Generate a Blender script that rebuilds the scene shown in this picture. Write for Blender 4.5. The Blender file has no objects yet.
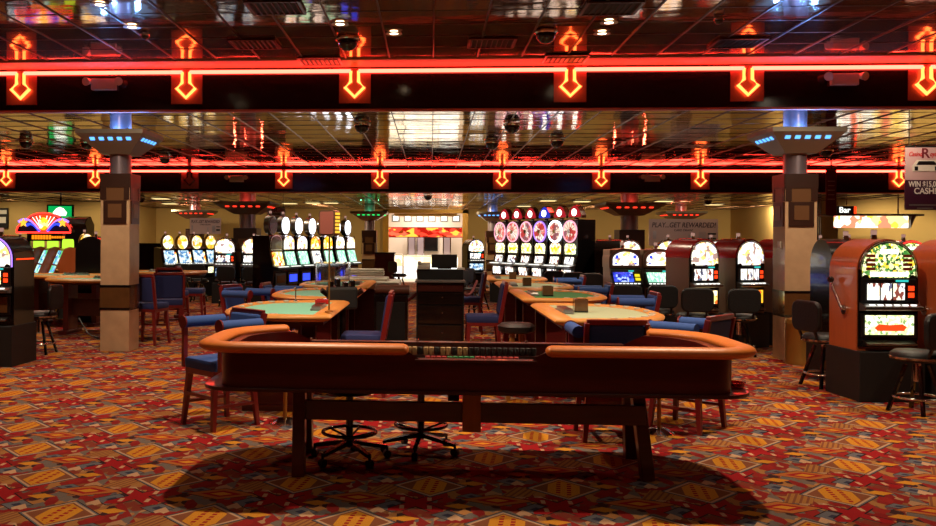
import bpy, bmesh, math, random
from mathutils import Vector, Matrix
random.seed(7)
C = bpy.context.scene.collection
PI = math.pi
sc = bpy.context.scene
# ---------------------------------------------------------------- camera geometry
F = 880.; XP, YP = 374., 239.3; PHI = math.radians(3.7); RHO = math.radians(.295); EYE = 1.65
def ray(x, y):
    u = (x-XP)/F; v = (YP-y)/F
    cr, sr = math.cos(RHO), math.sin(RHO)
    r = u*cr-v*sr; up = v*cr+u*sr
    c, s = math.cos(PHI), math.sin(PHI)
    return (r*c-s, r*s+c, up)
def W(x, y, Y):
    d = ray(x, y); t = Y/d[1]; return Vector((d[0]*t, Y, EYE+d[2]*t))
def H(x, y, Z):
    d = ray(x, y); t = (Z-EYE)/d[2]; return Vector((d[0]*t, d[1]*t, Z))
def G(x, y): return H(x, y, 0)
def XY(x, Y): return W(x, 240, Y).x

cam = bpy.data.cameras.new('camera'); co = bpy.data.objects.new('camera', cam); C.objects.link(co)
c_, s_ = math.cos(PHI), math.sin(PHI)
right0 = Vector((c_, s_, 0)); fwd = Vector((-s_, c_, 0)); up0 = Vector((0, 0, 1))
R_ = right0*math.cos(RHO)+up0*math.sin(RHO); U_ = up0*math.cos(RHO)-right0*math.sin(RHO)
co.matrix_world = Matrix(((R_.x, U_.x, -fwd.x, 0), (R_.y, U_.y, -fwd.y, 0), (R_.z, U_.z, -fwd.z, EYE), (0, 0, 0, 1)))
cam.sensor_width = 36; cam.lens = F/936*36
cam.shift_x = (468-XP)/936; cam.shift_y = -(263-YP)/936
cam.clip_end = 200; cam.clip_start = .05
sc.camera = co
sc.view_settings.view_transform = 'Standard'; sc.view_settings.look = 'None'
sc.view_settings.gamma = 1; sc.view_settings.use_curve_mapping = False; sc.view_settings.exposure = 0
sc.cycles.use_denoising = True
sc.cycles.caustics_reflective = False; sc.cycles.caustics_refractive = False
sc.cycles.max_bounces = 8; sc.cycles.sample_clamp_indirect = 4
w = bpy.data.worlds.new('world'); sc.world = w; w.use_nodes = True
w.node_tree.nodes['Background'].inputs[0].default_value = (.02, .012, .01, 1)

# ---------------------------------------------------------------- materials
def lin(c):
    return tuple((v/255/12.92 if v/255 <= .04045 else ((v/255+.055)/1.055)**2.4) for v in c)
MATS = {}
def P(name, col, rough=.5, metal=0, coat=0, emis=None, es=0, noise=0, nscale=8, stretch=(1, 1, 1), spec=.5, bump=0, alpha=None, trans=0):
    m = bpy.data.materials.new(name); m.use_nodes = True
    nt = m.node_tree; b = nt.nodes['Principled BSDF']
    cl = lin(col)
    b.inputs['Base Color'].default_value = (*cl, 1)
    b.inputs['Roughness'].default_value = rough; b.inputs['Metallic'].default_value = metal
    b.inputs['Coat Weight'].default_value = coat; b.inputs['Specular IOR Level'].default_value = spec
    b.inputs['Transmission Weight'].default_value = trans
    if emis:
        b.inputs['Emission Color'].default_value = (*lin(emis), 1); b.inputs['Emission Strength'].default_value = es
    if noise or bump:
        tc = nt.nodes.new('ShaderNodeTexCoord'); mp = nt.nodes.new('ShaderNodeMapping'); nz = nt.nodes.new('ShaderNodeTexNoise')
        mp.inputs['Scale'].default_value = stretch; nz.inputs['Scale'].default_value = nscale; nz.inputs['Detail'].default_value = 4
        nt.links.new(tc.outputs['Object'], mp.inputs[0]); nt.links.new(mp.outputs[0], nz.inputs['Vector'])
        if noise:
            mx = nt.nodes.new('ShaderNodeMixRGB'); mx.inputs[1].default_value = (*[v*(1-noise) for v in cl], 1)
            mx.inputs[2].default_value = (*[min(1, v*(1+noise)) for v in cl], 1)
            nt.links.new(nz.outputs['Fac'], mx.inputs[0]); nt.links.new(mx.outputs[0], b.inputs['Base Color'])
        if bump:
            bp = nt.nodes.new('ShaderNodeBump'); bp.inputs['Strength'].default_value = bump; bp.inputs['Distance'].default_value = .02
            nt.links.new(nz.outputs['Fac'], bp.inputs['Height']); nt.links.new(bp.outputs[0], b.inputs['Normal'])
    if alpha is not None: b.inputs['Alpha'].default_value = alpha
    MATS[name] = m
    return m
def E(name, col, es, lightcast=False):
    m = bpy.data.materials.new(name); m.use_nodes = True; nt = m.node_tree
    nt.nodes.clear()
    o = nt.nodes.new('ShaderNodeOutputMaterial'); e = nt.nodes.new('ShaderNodeEmission')
    e.inputs[0].default_value = (*lin(col), 1); e.inputs[1].default_value = es
    nt.links.new(e.outputs[0], o.inputs[0])
    if not lightcast: m.cycles.emission_sampling = 'NONE'
    MATS[name] = m
    return m
def ART(name, cols, es, scale=9, stretch=(1, 1, 1), seed=0., grid=None):
    """back-lit printed glass: coloured patches, every machine with its own seed"""
    m = bpy.data.materials.new(name); m.use_nodes = True; nt = m.node_tree; nt.nodes.clear()
    N = nt.nodes.new; L = nt.links.new
    o = N('ShaderNodeOutputMaterial'); e = N('ShaderNodeEmission'); e.inputs[1].default_value = es*1.35
    tc = N('ShaderNodeTexCoord'); mp = N('ShaderNodeMapping'); mp.inputs['Scale'].default_value = stretch
    oi = N('ShaderNodeObjectInfo'); mu = N('ShaderNodeMath'); mu.operation = 'MULTIPLY'; mu.inputs[1].default_value = 37
    L(oi.outputs['Random'], mu.inputs[0]); cb = N('ShaderNodeCombineXYZ')
    for i in range(3): L(mu.outputs[0], cb.inputs[i])
    L(cb.outputs[0], mp.inputs['Location']); L(tc.outputs['Object'], mp.inputs[0])
    vo = N('ShaderNodeTexVoronoi'); vo.inputs['Scale'].default_value = scale; vo.distance = 'MANHATTAN'
    L(mp.outputs[0], vo.inputs['Vector'])
    sp = N('ShaderNodeSeparateColor'); L(vo.outputs['Color'], sp.inputs[0])
    cr = N('ShaderNodeValToRGB'); cr.color_ramp.interpolation = 'CONSTANT'
    while len(cr.color_ramp.elements) < len(cols): cr.color_ramp.elements.new(.5)
    for i, c in enumerate(cols):
        cr.color_ramp.elements[i].position = i/len(cols); cr.color_ramp.elements[i].color = (*lin(c), 1)
    L(sp.outputs[0], cr.inputs[0]); L(cr.outputs[0], e.inputs[0]); L(e.outputs[0], o.inputs[0])
    m.cycles.emission_sampling = 'NONE'
    MATS[name] = m
    return m

M = MATS
P('black_gloss', (14, 10, 10), .18, coat=.3); P('black_matte', (16, 13, 13), .6); P('black_leather', (13, 11, 11), .5, bump=.2, nscale=60)
P('dark_plastic', (18, 15, 15), .35); P('chrome', (210, 205, 200), .12, 1); P('brushed', (150, 145, 140), .3, 1)
P('brass', (170, 124, 56), .38, .55); P('dark_wood', (70, 24, 18), .35, coat=.25, noise=.35, nscale=5, stretch=(1, 8, 8))
P('mahogany', (78, 14, 13), .32, coat=.3, noise=.4, nscale=4, stretch=(1, 6, 9))
P('red_wood', (120, 26, 24), .35, coat=.3, noise=.25, nscale=6, stretch=(6, 6, 1)); P('tan_wood', (170, 110, 50), .4, noise=.25, nscale=6, stretch=(6, 6, 1))
P('rail_leather', (226, 126, 50), .42, noise=.08, nscale=30, bump=.08); P('rail_tan', (214, 140, 62), .45, noise=.1, nscale=20)
P('rail_brown', (104, 62, 44), .45)
P('felt_teal', (128, 198, 172), .9, noise=.08, nscale=40); P('felt_green', (70, 140, 84), .9, noise=.08, nscale=40); P('felt_grey', (176, 184, 148), .9, noise=.08, nscale=40)
P('felt_dark', (24, 52, 44), .9); P('blue_cloth', (48, 82, 150), .8, noise=.15, nscale=60); P('navy_cloth', (36, 44, 96), .8)
P('marble', (196, 160, 124), .22, noise=.22, nscale=6, coat=.3); P('marble_dark', (96, 62, 34), .15, noise=.35, nscale=7, coat=.5)
P('plaque', (52, 27, 17), .35, noise=.2); P('plaque_mid', (104, 70, 44), .3); P('steel_lilac', (176, 160, 170), .3, .7)
P('cap_metal', (150, 140, 124), .4, .35); P('wall_paint', (196, 164, 100), .8, noise=.06, nscale=2)
P('fascia', (20, 8, 8), .12, spec=.6, bump=.03, nscale=2); P('fascia_trim', (190, 110, 100), .5, .1); P('plate', (150, 92, 88), .25, .3, bump=.05, nscale=6)
P('wood_orange', (176, 84, 40), .3, coat=.4, noise=.15, nscale=3, stretch=(8, 8, 1)); P('bronze_side', (140, 108, 86), .35, .4); P('red_gloss', (176, 20, 24), .25, coat=.4)
P('white_plastic', (205, 195, 180), .4); P('white_cover', (214, 204, 190), .7, noise=.05); P('grey_plastic', (120, 115, 110), .45)
P('cherry', (140, 50, 24), .35, coat=.3, noise=.2, nscale=4); P('gold_paint', (190, 140, 50), .4, .4); P('stone_white', (225, 215, 195), .5)
P('paper', (225, 220, 210), .8); P('poster_pink', (196, 160, 160), .6); P('poster_dark', (58, 14, 40), .5); P('maroon', (110, 22, 34), .6); P('mauve_face', (176, 104, 92), .5)
P('red_card', (190, 20, 22), .5); P('rope', (120, 22, 24), .8); P('unlit_tube', (50, 20, 20), .2); P('olive_vinyl', (70, 74, 52), .4); P('tbar', (88, 60, 44), .3, .8)
P('vent', (34, 22, 20), .5); P('terrazzo', (200, 185, 160), .5); P('green_chip', (30, 130, 70), .5); P('red_chip', (170, 34, 30), .5); P('black_chip', (40, 32, 30), .5); P('tan_chip', (200, 160, 110), .5)
P('acrylic', (235, 235, 240), .05, trans=1.0); P('glass_red', (200, 30, 40), .08, trans=.6); P('silver_pipe', (170, 172, 170), .25, .9)
E('neon', (255, 58, 44), 17, True); E('neon_yellow', (255, 100, 44), 8, True); E('pink_ring', (255, 170, 190), 1.5); E('topper_red', (200, 40, 50), .8); E('topper_blue', (50, 60, 200), 1.0); E('lamp_warm', (255, 232, 190), 14); E('blue_lamp', (90, 165, 255), 2.2); E('red_lamp', (255, 50, 30), 2.4); E('green_lamp', (30, 240, 110), 1.6); E('white_lamp', (255, 246, 230), 3.5)
E('red_digit', (255, 60, 20), 2.0); E('cyan_digit', (60, 230, 220), .9); E('amber', (255, 190, 60), 1.5); E('blue_glow', (50, 70, 255), 2.0); E('yellow_panel', (235, 215, 40), 1.3); E('candle_glow', (225, 170, 150), .55)
E('oval_white', (235, 240, 255), 4); E('purple_glow', (180, 130, 255), 1.6); E('tv_green', (10, 190, 90), .9); E('white_glow', (255, 255, 245), 1.6); E('orange_text', (255, 140, 20), 1.4); E('red_neon_thin', (255, 50, 40), 3)
E('green_cap', (190, 240, 60), 1.3); E('bar_lit', (255, 225, 150), 1.8); E('case_lit', (255, 240, 215), 2.2)
ART('art_white', [(255, 250, 235), (255, 232, 180), (255, 255, 250), (240, 190, 110), (205, 200, 235), (255, 246, 220), (150, 120, 110), (255, 250, 240)], 1.5, 16)
ART('art_cream', [(255, 238, 190), (240, 225, 160), (200, 220, 150), (255, 250, 220), (120, 150, 90), (255, 245, 210)], 1.5, 34)
ART('art_reel', [(255, 252, 245), (250, 250, 255), (235, 225, 210), (255, 250, 240), (120, 60, 50), (255, 255, 250), (90, 90, 110), (250, 235, 200)], 1.35, 24, (1, 1, .6))
ART('art_green', [(240, 245, 170), (60, 120, 50), (225, 235, 150), (90, 140, 60), (255, 250, 200), (30, 60, 30), (240, 200, 60)], 1.2, 38)
ART('art_fire', [(255, 225, 120), (255, 170, 40), (255, 250, 210), (230, 90, 30), (255, 240, 180)], 1.5, 14)
ART('art_blue', [(40, 60, 190), (60, 90, 220), (170, 190, 250), (30, 40, 140), (70, 70, 200)], 1.2, 22)
ART('art_mint', [(150, 235, 190), (210, 250, 225), (110, 200, 160), (235, 255, 240), (170, 230, 190)], 1.2, 26, (2, 1, .6))
ART('art_screen', [(150, 190, 215), (190, 215, 225), (90, 140, 190), (215, 230, 235), (60, 90, 130), (230, 235, 230)], 1.1, 17)
ART('art_egg', [(255, 240, 205), (240, 190, 60), (250, 225, 160), (255, 250, 235), (210, 150, 50)], 1.2, 9)
ART('art_wheel', [(230, 120, 110), (225, 190, 170), (190, 60, 60), (240, 210, 190), (150, 90, 100), (245, 230, 220)], 1.0, 9)
ART('art_gold', [(255, 190, 40), (255, 225, 130), (240, 160, 20), (255, 250, 220)], 1.5, 12)
ART('art_cyan', [(120, 210, 215), (160, 225, 190), (90, 150, 220), (210, 235, 225), (60, 60, 160), (90, 200, 120)], 1.1, 12)
ART('art_bar', [(255, 240, 200), (255, 220, 130), (230, 120, 90), (255, 250, 235), (220, 180, 60), (240, 235, 220)], 1.7, 5)
ART('art_sign', [(225, 80, 50), (240, 200, 150), (50, 50, 130), (250, 220, 90), (200, 60, 40), (235, 230, 210), (90, 120, 190)], 1.1, 7)
ART('art_red_neon', [(255, 60, 40), (255, 90, 60), (150, 20, 10), (255, 170, 60), (120, 40, 10)], 1.6, 4, (1, 1, 2))
ART('art_display', [(255, 235, 190), (255, 250, 235), (210, 170, 120), (255, 245, 225), (240, 200, 150)], 2.0, 3)

# ---------------------------------------------------------------- mesh helper
class MB:
    def __init__(s): s.b = bmesh.new()
    def _xf(s, vs, mtx):
        if mtx is not None: bmesh.ops.transform(s.b, matrix=mtx, verts=vs)
    def box(s, c, d, rot=None, bev=0):
        r = bmesh.ops.create_cube(s.b, size=1); vs = r['verts']
        bmesh.ops.scale(s.b, vec=Vector(d), verts=vs)
        if bev:
            es = list({e for v in vs for e in v.link_edges})
            rr = bmesh.ops.bevel(s.b, geom=es, offset=bev, segments=2, affect='EDGES', profile=.6)
            vs = list({v for f in rr['faces'] for v in f.verts} | {v for v in vs if v.is_valid})
        if rot is not None: bmesh.ops.transform(s.b, matrix=rot.to_4x4(), verts=vs)
        bmesh.ops.translate(s.b, vec=Vector(c), verts=vs)
        return s
    def cyl(s, p0, p1, r0, r1=None, n=12, caps=True):
        p0 = Vector(p0); p1 = Vector(p1); d = p1-p0
        r = bmesh.ops.create_cone(s.b, cap_ends=caps, segments=n, radius1=r0, radius2=r0 if r1 is None else r1, depth=d.length)
        q = d.to_track_quat('Z', 'Y').to_matrix().to_4x4(); q.translation = (p0+p1)/2
        bmesh.ops.transform(s.b, matrix=q, verts=r['verts']); return s
    def bar(s, p0, p1, a, b=None, a1=None, b1=None):
        """square bar from p0 to p1, section a x b tapering to a1 x b1"""
        b = a if b is None else b; a1 = a if a1 is None else a1; b1 = b if b1 is None else b1
        p0 = Vector(p0); p1 = Vector(p1); z = (p1-p0).normalized()
        x = Vector((1, 0, 0)) if abs(z.x) < .8 else Vector((0, 1, 0))
        y = z.cross(x).normalized(); x = y.cross(z)
        q = []
        for p, aa, bb in ((p0, a, b), (p1, a1, b1)):
            q.append([s.b.verts.new(p+x*i*aa/2+y*j*bb/2) for i, j in ((-1, -1), (1, -1), (1, 1), (-1, 1))])
        s.b.faces.new(q[0][::-1]); s.b.faces.new(q[1])
        for i in range(4): s.b.faces.new((q[0][i], q[0][(i+1) % 4], q[1][(i+1) % 4], q[1][i]))
        return s
    def prism(s, pts, axis, a, b):
        """2D outline pts extruded along axis from a to b. axis x: pts are (y,z); y: (x,z); z: (x,y)"""
        def v(p, t):
            return (t, p[0], p[1]) if axis == 'x' else (p[0], t, p[1]) if axis == 'y' else (p[0], p[1], t)
        A = [s.b.verts.new(v(p, a)) for p in pts]; B = [s.b.verts.new(v(p, b)) for p in pts]
        n = len(pts); fs = [s.b.faces.new(A[::-1]), s.b.faces.new(B)]
        for i in range(n): fs.append(s.b.faces.new((A[i], A[(i+1) % n], B[(i+1) % n], B[i])))
        bmesh.ops.recalc_face_normals(s.b, faces=fs); return s
    def lathe(s, prof, c=(0, 0, 0), n=24, caps=True):
        rings = []
        for r, z in prof:
            if r < 1e-5: rings.append([s.b.verts.new((c[0], c[1], c[2]+z))])
            else: rings.append([s.b.verts.new((c[0]+r*math.cos(2*PI*i/n), c[1]+r*math.sin(2*PI*i/n), c[2]+z)) for i in range(n)])
        fs = []
        for A, B in zip(rings, rings[1:]):
            for i in range(n):
                j = (i+1) % n
                if len(A) == 1 and len(B) == 1: continue
                if len(A) == 1: fs.append(s.b.faces.new((A[0], B[i], B[j])))
                elif len(B) == 1: fs.append(s.b.faces.new((A[i], A[j], B[0])))
                else: fs.append(s.b.faces.new((A[i], A[j], B[j], B[i])))
        for Rg in (rings[0], rings[-1]):
            if caps and len(Rg) > 1: fs.append(s.b.faces.new(Rg))
        bmesh.ops.recalc_face_normals(s.b, faces=fs); return s
    def tube(s, pts, r, n=8, closed=False, ry=None):
        """sweep a circle (or ellipse r x ry with ry up) along pts"""
        pts = [Vector(p) for p in pts]; m = len(pts); rings = []
        for i, p in enumerate(pts):
            a = pts[(i-1) % m] if (i > 0 or closed) else p; b = pts[(i+1) % m] if (i < m-1 or closed) else p
            t = (b-a).normalized(); x = t.cross(Vector((0, 0, 1)))
            if x.length < 1e-3: x = t.cross(Vector((0, 1, 0)))
            x.normalize(); y = x.cross(t).normalized()
            sx = 1.
            if 0 < i < m-1 or closed:
                ca = (p-a).normalized().dot((b-p).normalized()) if (p-a).length > 1e-6 and (b-p).length > 1e-6 else 1
                sx = min(1.5, 1/max(.3, math.sqrt((1+ca)/2)))
            rings.append([s.b.verts.new(p+x*r*sx*math.cos(2*PI*k/n)+y*(ry or r)*math.sin(2*PI*k/n)) for k in range(n)])
        fs = []
        for i in range(m if closed else m-1):
            A, B = rings[i], rings[(i+1) % m]
            for k in range(n): fs.append(s.b.faces.new((A[k], A[(k+1) % n], B[(k+1) % n], B[k])))
        if not closed: fs += [s.b.faces.new(rings[0]), s.b.faces.new(rings[-1])]
        bmesh.ops.recalc_face_normals(s.b, faces=fs); return s
    def ball(s, c, r, sc_=(1, 1, 1), u=14, v=8):
        q = bmesh.ops.create_uvsphere(s.b, u_segments=u, v_segments=v, radius=r)
        bmesh.ops.scale(s.b, vec=Vector(sc_), verts=q['verts']); bmesh.ops.translate(s.b, vec=Vector(c), verts=q['verts']); return s
    def build(s, name, mat, parent=None, smooth=None, bev=0):
        me = bpy.data.meshes.new(name); s.b.to_mesh(me); s.b.free()
        o = bpy.data.objects.new(name, me); C.objects.link(o)
        me.materials.append(M[mat] if isinstance(mat, str) else mat)
        if smooth:
            for p in me.polygons: p.use_smooth = True
            try: me.set_sharp_from_angle(angle=math.radians(smooth))
            except Exception: pass
        if bev:
            md = o.modifiers.new('bevel', 'BEVEL'); md.width = bev; md.segments = 2; md.limit_method = 'ANGLE'
        if parent is not None: o.parent = parent
        return o
def tag(o, label=None, cat=None, group=None, kind=None):
    for k, v in (('label', label), ('category', cat), ('group', group), ('kind', kind)):
        if v: o[k] = v
    return o
def empty(name, loc, rz=0, label=None, cat=None, group=None):
    o = bpy.data.objects.new(name, None); C.objects.link(o); o.empty_display_size = .1
    o.location = loc; o.rotation_euler = (0, 0, rz)
    return tag(o, label, cat, group)
def clone(o, loc=None, rz=None, label=None, group=None, parent=None):
    c = o.copy(); C.objects.link(c)
    if parent is not None: c.parent = parent
    for ch in list(o.children): clone(ch, parent=c)
    if loc is not None: c.location = loc
    if rz is not None: c.rotation_euler = (0, 0, rz)
    return tag(c, label, None, group)
def text(name, s, size, mat, parent, loc, rot=(PI/2, 0, 0), align='CENTER', ext=.002, sx=1, shear=0):
    cu = bpy.data.curves.new(name, 'FONT'); cu.body = s; cu.size = size; cu.align_x = align; cu.align_y = 'CENTER'; cu.extrude = ext; cu.offset = size*.018; cu.shear = shear
    tmp = bpy.data.objects.new(name, cu); C.objects.link(tmp); bpy.context.view_layer.update()
    me = bpy.data.meshes.new_from_object(tmp); bpy.data.objects.remove(tmp); me.name = name
    o = bpy.data.objects.new(name, me); C.objects.link(o); me.materials.clear(); me.materials.append(M[mat]); o.parent = parent
    o.location = loc; o.rotation_euler = rot; o.scale = (sx, 1, 1); return o
def arch(w, z0, z1, n=14, ry=None):
    """outline (x,z): straight sides, elliptic top"""
    ry = w/2 if ry is None else ry
    return [(-w/2, z0), (w/2, z0)]+[(w/2*math.cos(PI*i/n), z1-ry+ry*math.sin(PI*i/n)) for i in range(n+1)]
def rrect4(x0, y0, x1, y1, rn, rf, n=8):
    out = []
    for r, cx, cy, a in ((rf, x1-rf, y1-rf, 0), (rf, x0+rf, y1-rf, PI/2), (rn, x0+rn, y0+rn, PI), (rn, x1-rn, y0+rn, 1.5*PI)):
        out += [(cx+r*math.cos(a+PI/2*i/n), cy+r*math.sin(a+PI/2*i/n)) for i in range(n+1)]
    return out
def rrect(x0, y0, x1, y1, r, n=5):
    out = []
    for cx, cy, a in ((x1-r, y1-r, 0), (x0+r, y1-r, PI/2), (x0+r, y0+r, PI), (x1-r, y0+r, 1.5*PI)):
        out += [(cx+r*math.cos(a+PI/2*i/n), cy+r*math.sin(a+PI/2*i/n)) for i in range(n+1)]
    return out

# ---------------------------------------------------------------- node-expression helper (carpet)
class X:
    nt = None
    def __init__(s, sock): s.s = sock
    @staticmethod
    def op(o, *a):
        n = X.nt.nodes.new('ShaderNodeMath'); n.operation = o
        for i, v in enumerate(a):
            if isinstance(v, X): X.nt.links.new(v.s, n.inputs[i])
            else: n.inputs[i].default_value = v
        return X(n.outputs[0])
    def __add__(s, o): return X.op('ADD', s, o)
    def __sub__(s, o): return X.op('SUBTRACT', s, o)
    def __mul__(s, o): return X.op('MULTIPLY', s, o)
    def abs(s): return X.op('ABSOLUTE', s)
    def lt(s, v): return X.op('LESS_THAN', s, v)
    def gt(s, v): return X.op('GREATER_THAN', s, v)
    def wrap(s, h): return X.op('WRAP', s, h, -h)
    def AND(s, o): return X.op('MULTIPLY', s, o)
    def OR(s, o): return X.op('MAXIMUM', s, o)
def carpet():
    m = bpy.data.materials.new('casino_carpet'); m.use_nodes = True; nt = m.node_tree; X.nt = nt
    b = nt.nodes['Principled BSDF']; b.inputs['Roughness'].default_value = .95; b.inputs['Specular IOR Level'].default_value = .1
    N = nt.nodes.new; L = nt.links.new
    tc = N('ShaderNodeTexCoord'); sx = N('ShaderNodeSeparateXYZ'); L(tc.outputs['Object'], sx.inputs[0])
    x, y = X(sx.outputs[0]), X(sx.outputs[1])
    PW, R2 = .885, 1.56
    ox, oy = -.44, 5.13
    def local(u, v):
        a = (x-(ox+u*PW))*(1/PW); bb = (y-(oy+v*R2))*(1/R2)
        p = (a+bb).wrap(.5); q = (a-bb).wrap(.5)
        return (p+q)*(.5*PW), (p-q)*(.5*R2)
    nz = N('ShaderNodeTexVoronoi'); nz.inputs['Scale'].default_value = 13; nz.distance = 'MANHATTAN'
    # a repeating ground: fold first, then cells
    dx, dy = local(0, 0); cb = N('ShaderNodeCombineXYZ'); L(dx.s, cb.inputs[0]); L((dy*.8).s, cb.inputs[1]); L(cb.outputs[0], nz.inputs['Vector'])
    sep = N('ShaderNodeSeparateColor'); L(nz.outputs['Color'], sep.inputs[0])
    cr = N('ShaderNodeValToRGB'); cr.color_ramp.interpolation = 'CONSTANT'
    cols = [(146, 34, 32), (124, 108, 98), (160, 40, 36), (150, 92, 56), (118, 106, 100), (70, 40, 40), (188, 142, 104), (122, 80, 62), (150, 40, 36), (104, 96, 100), (178, 122, 70), (140, 60, 44)]
    while len(cr.color_ramp.elements) < len(cols): cr.color_ramp.elements.new(.5)
    for i, c in enumerate(cols): cr.color_ramp.elements[i].position = i/len(cols); cr.color_ramp.elements[i].color = (*lin(c), 1)
    L(sep.outputs[0], cr.inputs[0]); cur = cr.outputs[0]
    def lay(mask, col):
        nonlocal cur
        mx = N('ShaderNodeMixRGB'); mx.inputs[2].default_value = (*lin(col), 1); L(cur, mx.inputs[1]); L(mask.s, mx.inputs[0]); cur = mx.outputs[0]
    red, yel, cream, gry, brn, dark, org = (168, 28, 32), (220, 146, 44), (212, 166, 128), (112, 110, 116), (140, 82, 54), (48, 30, 32), (190, 108, 52)
    # grey lozenges
    for u, v, aa, bb in ((.24, .20, .13, .13), (.62, .10, .11, .10), (-.2, .36, .09, .07)):
        dx, dy = local(u, v); d = dx.abs()*(1/aa)+dy.abs()*(1/bb)
        lay(d.lt(1.0), dark); lay(d.lt(.9), gry)
        lay(d.lt(.35), (60, 60, 80))
    # tan striped tabs
    dx, dy = local(.18, .44); box = (dx-dy*.5).abs().lt(.09).AND(dy.abs().lt(.11)); lay(box, (176, 118, 62))
    lay(box.AND(X.op('SINE', (dx-dy*.5)*150).gt(.3)), brn)
    # long orange rhombus
    dx, dy = local(-.02, .31); d = dx.abs()*(1/.25)+dy.abs()*(1/.13); lay(d.lt(1), dark); lay(d.lt(.92), org); lay(d.lt(.55), red); lay(d.lt(.3), yel)
    # small cream hearts / darts
    for u, v in ((.3, .33), (-.33, .06), (.14, .14), (.47, .43)):
        dx, dy = local(u, v); lay((dx.abs()+dy.abs()*.6).lt(.05).AND((dy+dx.abs()*.8).gt(-.02)), cream)
    for u, v in ((.33, .05), (-.3, .22)):
        dx, dy = local(u, v); lay((dx.abs()*.6+dy.abs()).lt(.055), yel)
    # red crosses with cream ticks
    dx, dy = local(.4, .25); inb = (dx.abs()+dy.abs()*.0).lt(.17).AND(dy.abs().lt(.17))
    arm = (dx-dy*.9).abs().lt(.06).OR((dx+dy*.9).abs().lt(.06))
    arm0 = (dx-dy*.9).abs().lt(.075).OR((dx+dy*.9).abs().lt(.075))
    lay(inb.AND(arm0), dark); lay(inb.AND(arm), red)
    lay(((dx.abs()-.085).abs().lt(.014).AND((dy.abs()-.085).abs().lt(.035))), cream)
    # the big diamond
    dx, dy = local(0, 0); d = dx.abs()+dy.abs()*.95
    lay(d.lt(.255), dark); lay(d.lt(.245), gry); lay(d.lt(.23), (206, 164, 128)); lay(d.lt(.207), brn)
    yb = (dx-dy*.15).abs().lt(.105).AND(d.lt(.19)); lay(yb, yel)
    zig = ((dx-dy*.15).abs()-.035).abs().lt(.014); lay(zig.AND(d.lt(.17)).AND(X.op('SINE', dy*130).gt(-.35)), red)
    # pile grain
    n2 = N('ShaderNodeTexNoise'); n2.inputs['Scale'].default_value = 130; L(tc.outputs['Object'], n2.inputs['Vector'])
    mm = N('ShaderNodeMixRGB'); mm.blend_type = 'MULTIPLY'; mm.inputs[0].default_value = .7; L(cur, mm.inputs[1])
    c2 = N('ShaderNodeValToRGB'); c2.color_ramp.elements[0].color = (.3, .27, .25, 1); c2.color_ramp.elements[1].color = (1.15, 1.08, 1.03, 1); L(n2.outputs['Fac'], c2.inputs[0]); L(c2.outputs[0], mm.inputs[2])
    L(mm.outputs[0], b.inputs['Base Color'])
    return m
def mirror_mat(name, col, rough, wav, met=1, sc_=(1.2, 2.4, 1)):
    m = bpy.data.materials.new(name); m.use_nodes = True; nt = m.node_tree; b = nt.nodes['Principled BSDF']
    b.inputs['Base Color'].default_value = (*lin(col), 1); b.inputs['Metallic'].default_value = met; b.inputs['Roughness'].default_value = rough
    N = nt.nodes.new; L = nt.links.new
    tc = N('ShaderNodeTexCoord'); mp = N('ShaderNodeMapping'); mp.inputs['Scale'].default_value = sc_; nz = N('ShaderNodeTexNoise'); nz.inputs['Scale'].default_value = 1.6; nz.inputs['Detail'].default_value = 2
    bp = N('ShaderNodeBump'); bp.inputs['Strength'].default_value = wav; bp.inputs['Distance'].default_value = .05
    L(tc.outputs['Object'], mp.inputs[0]); L(mp.outputs[0], nz.inputs['Vector']); L(nz.outputs['Fac'], bp.inputs['Height']); L(bp.outputs[0], b.inputs['Normal'])
    return m
# ================================================================ ROOM
Y1, Y2, YB = 12.42, 22.25, 34.0
Z1, Z2, Z3 = 4.11, 3.468, 2.83
XL, XR = -16.5, 19.5
def struct(o): o['kind'] = 'structure'; return o
struct(MB().box(((XL+XR)/2, 14.9, -.05), (XR-XL, 38.2, .1)).build('floor', carpet()))
cm1 = mirror_mat('mirror_tile_bronze', (196, 150, 116), .06, .05, .8)
cm2 = mirror_mat('mirror_tile_silver', (228, 218, 202), .06, .07, 1, (1.1, 4.6, 1))
def ceiling(name, y0, y1, z, mat, step, tilt, n=.59):
    rnd = random.Random(hash(name) % 1000 if False else len(name)*7)
    b = bmesh.new(); x = XL
    nx = int((XR-XL)/n)+1; ny = int((y1-y0)/n)+1
    xs = [XL+i*n for i in range(nx) if XL+i*n < XR]+[XR]; ys = [y1-i*n for i in range(ny) if y1-i*n > y0]+[y0]
    for i in range(len(xs)-1):
        for j in range(len(ys)-1):
            ax, ay = rnd.gauss(0, tilt), rnd.gauss(0, tilt)
            xc, yc = (xs[i]+xs[i+1])/2, (ys[j]+ys[j+1])/2
            vs = [b.verts.new((px, py, z+(px-xc)*ax+(py-yc)*ay)) for px, py in ((xs[i], ys[j]), (xs[i], ys[j+1]), (xs[i+1], ys[j+1]), (xs[i+1], ys[j]))]
            f = b.faces.new(vs); f.normal_update()
            if f.normal.z > 0: f.normal_flip()
    mb = MB(); mb.b.free(); mb.b = b
    o = struct(mb.build(name, mat))
    t = MB()
    for xx in xs: t.box((xx, (y0+y1)/2, z-.004), (.018 if z > 4 else .011, y1-y0, .014))
    for yy in ys: t.box(((XL+XR)/2, yy, z-.001), (XR-XL, .012, .006))
    t.build('ceiling_grid', 'tbar', o)
    return o
ceiling('ceiling', -4, Y1, Z1, cm1, 0, .004)
ceiling('ceiling_middle', Y1+.06, Y2, Z2, cm2, 0, .006)
ceiling('ceiling_rear', Y2+.06, YB, Z3, cm2, 0, .008)
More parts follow.
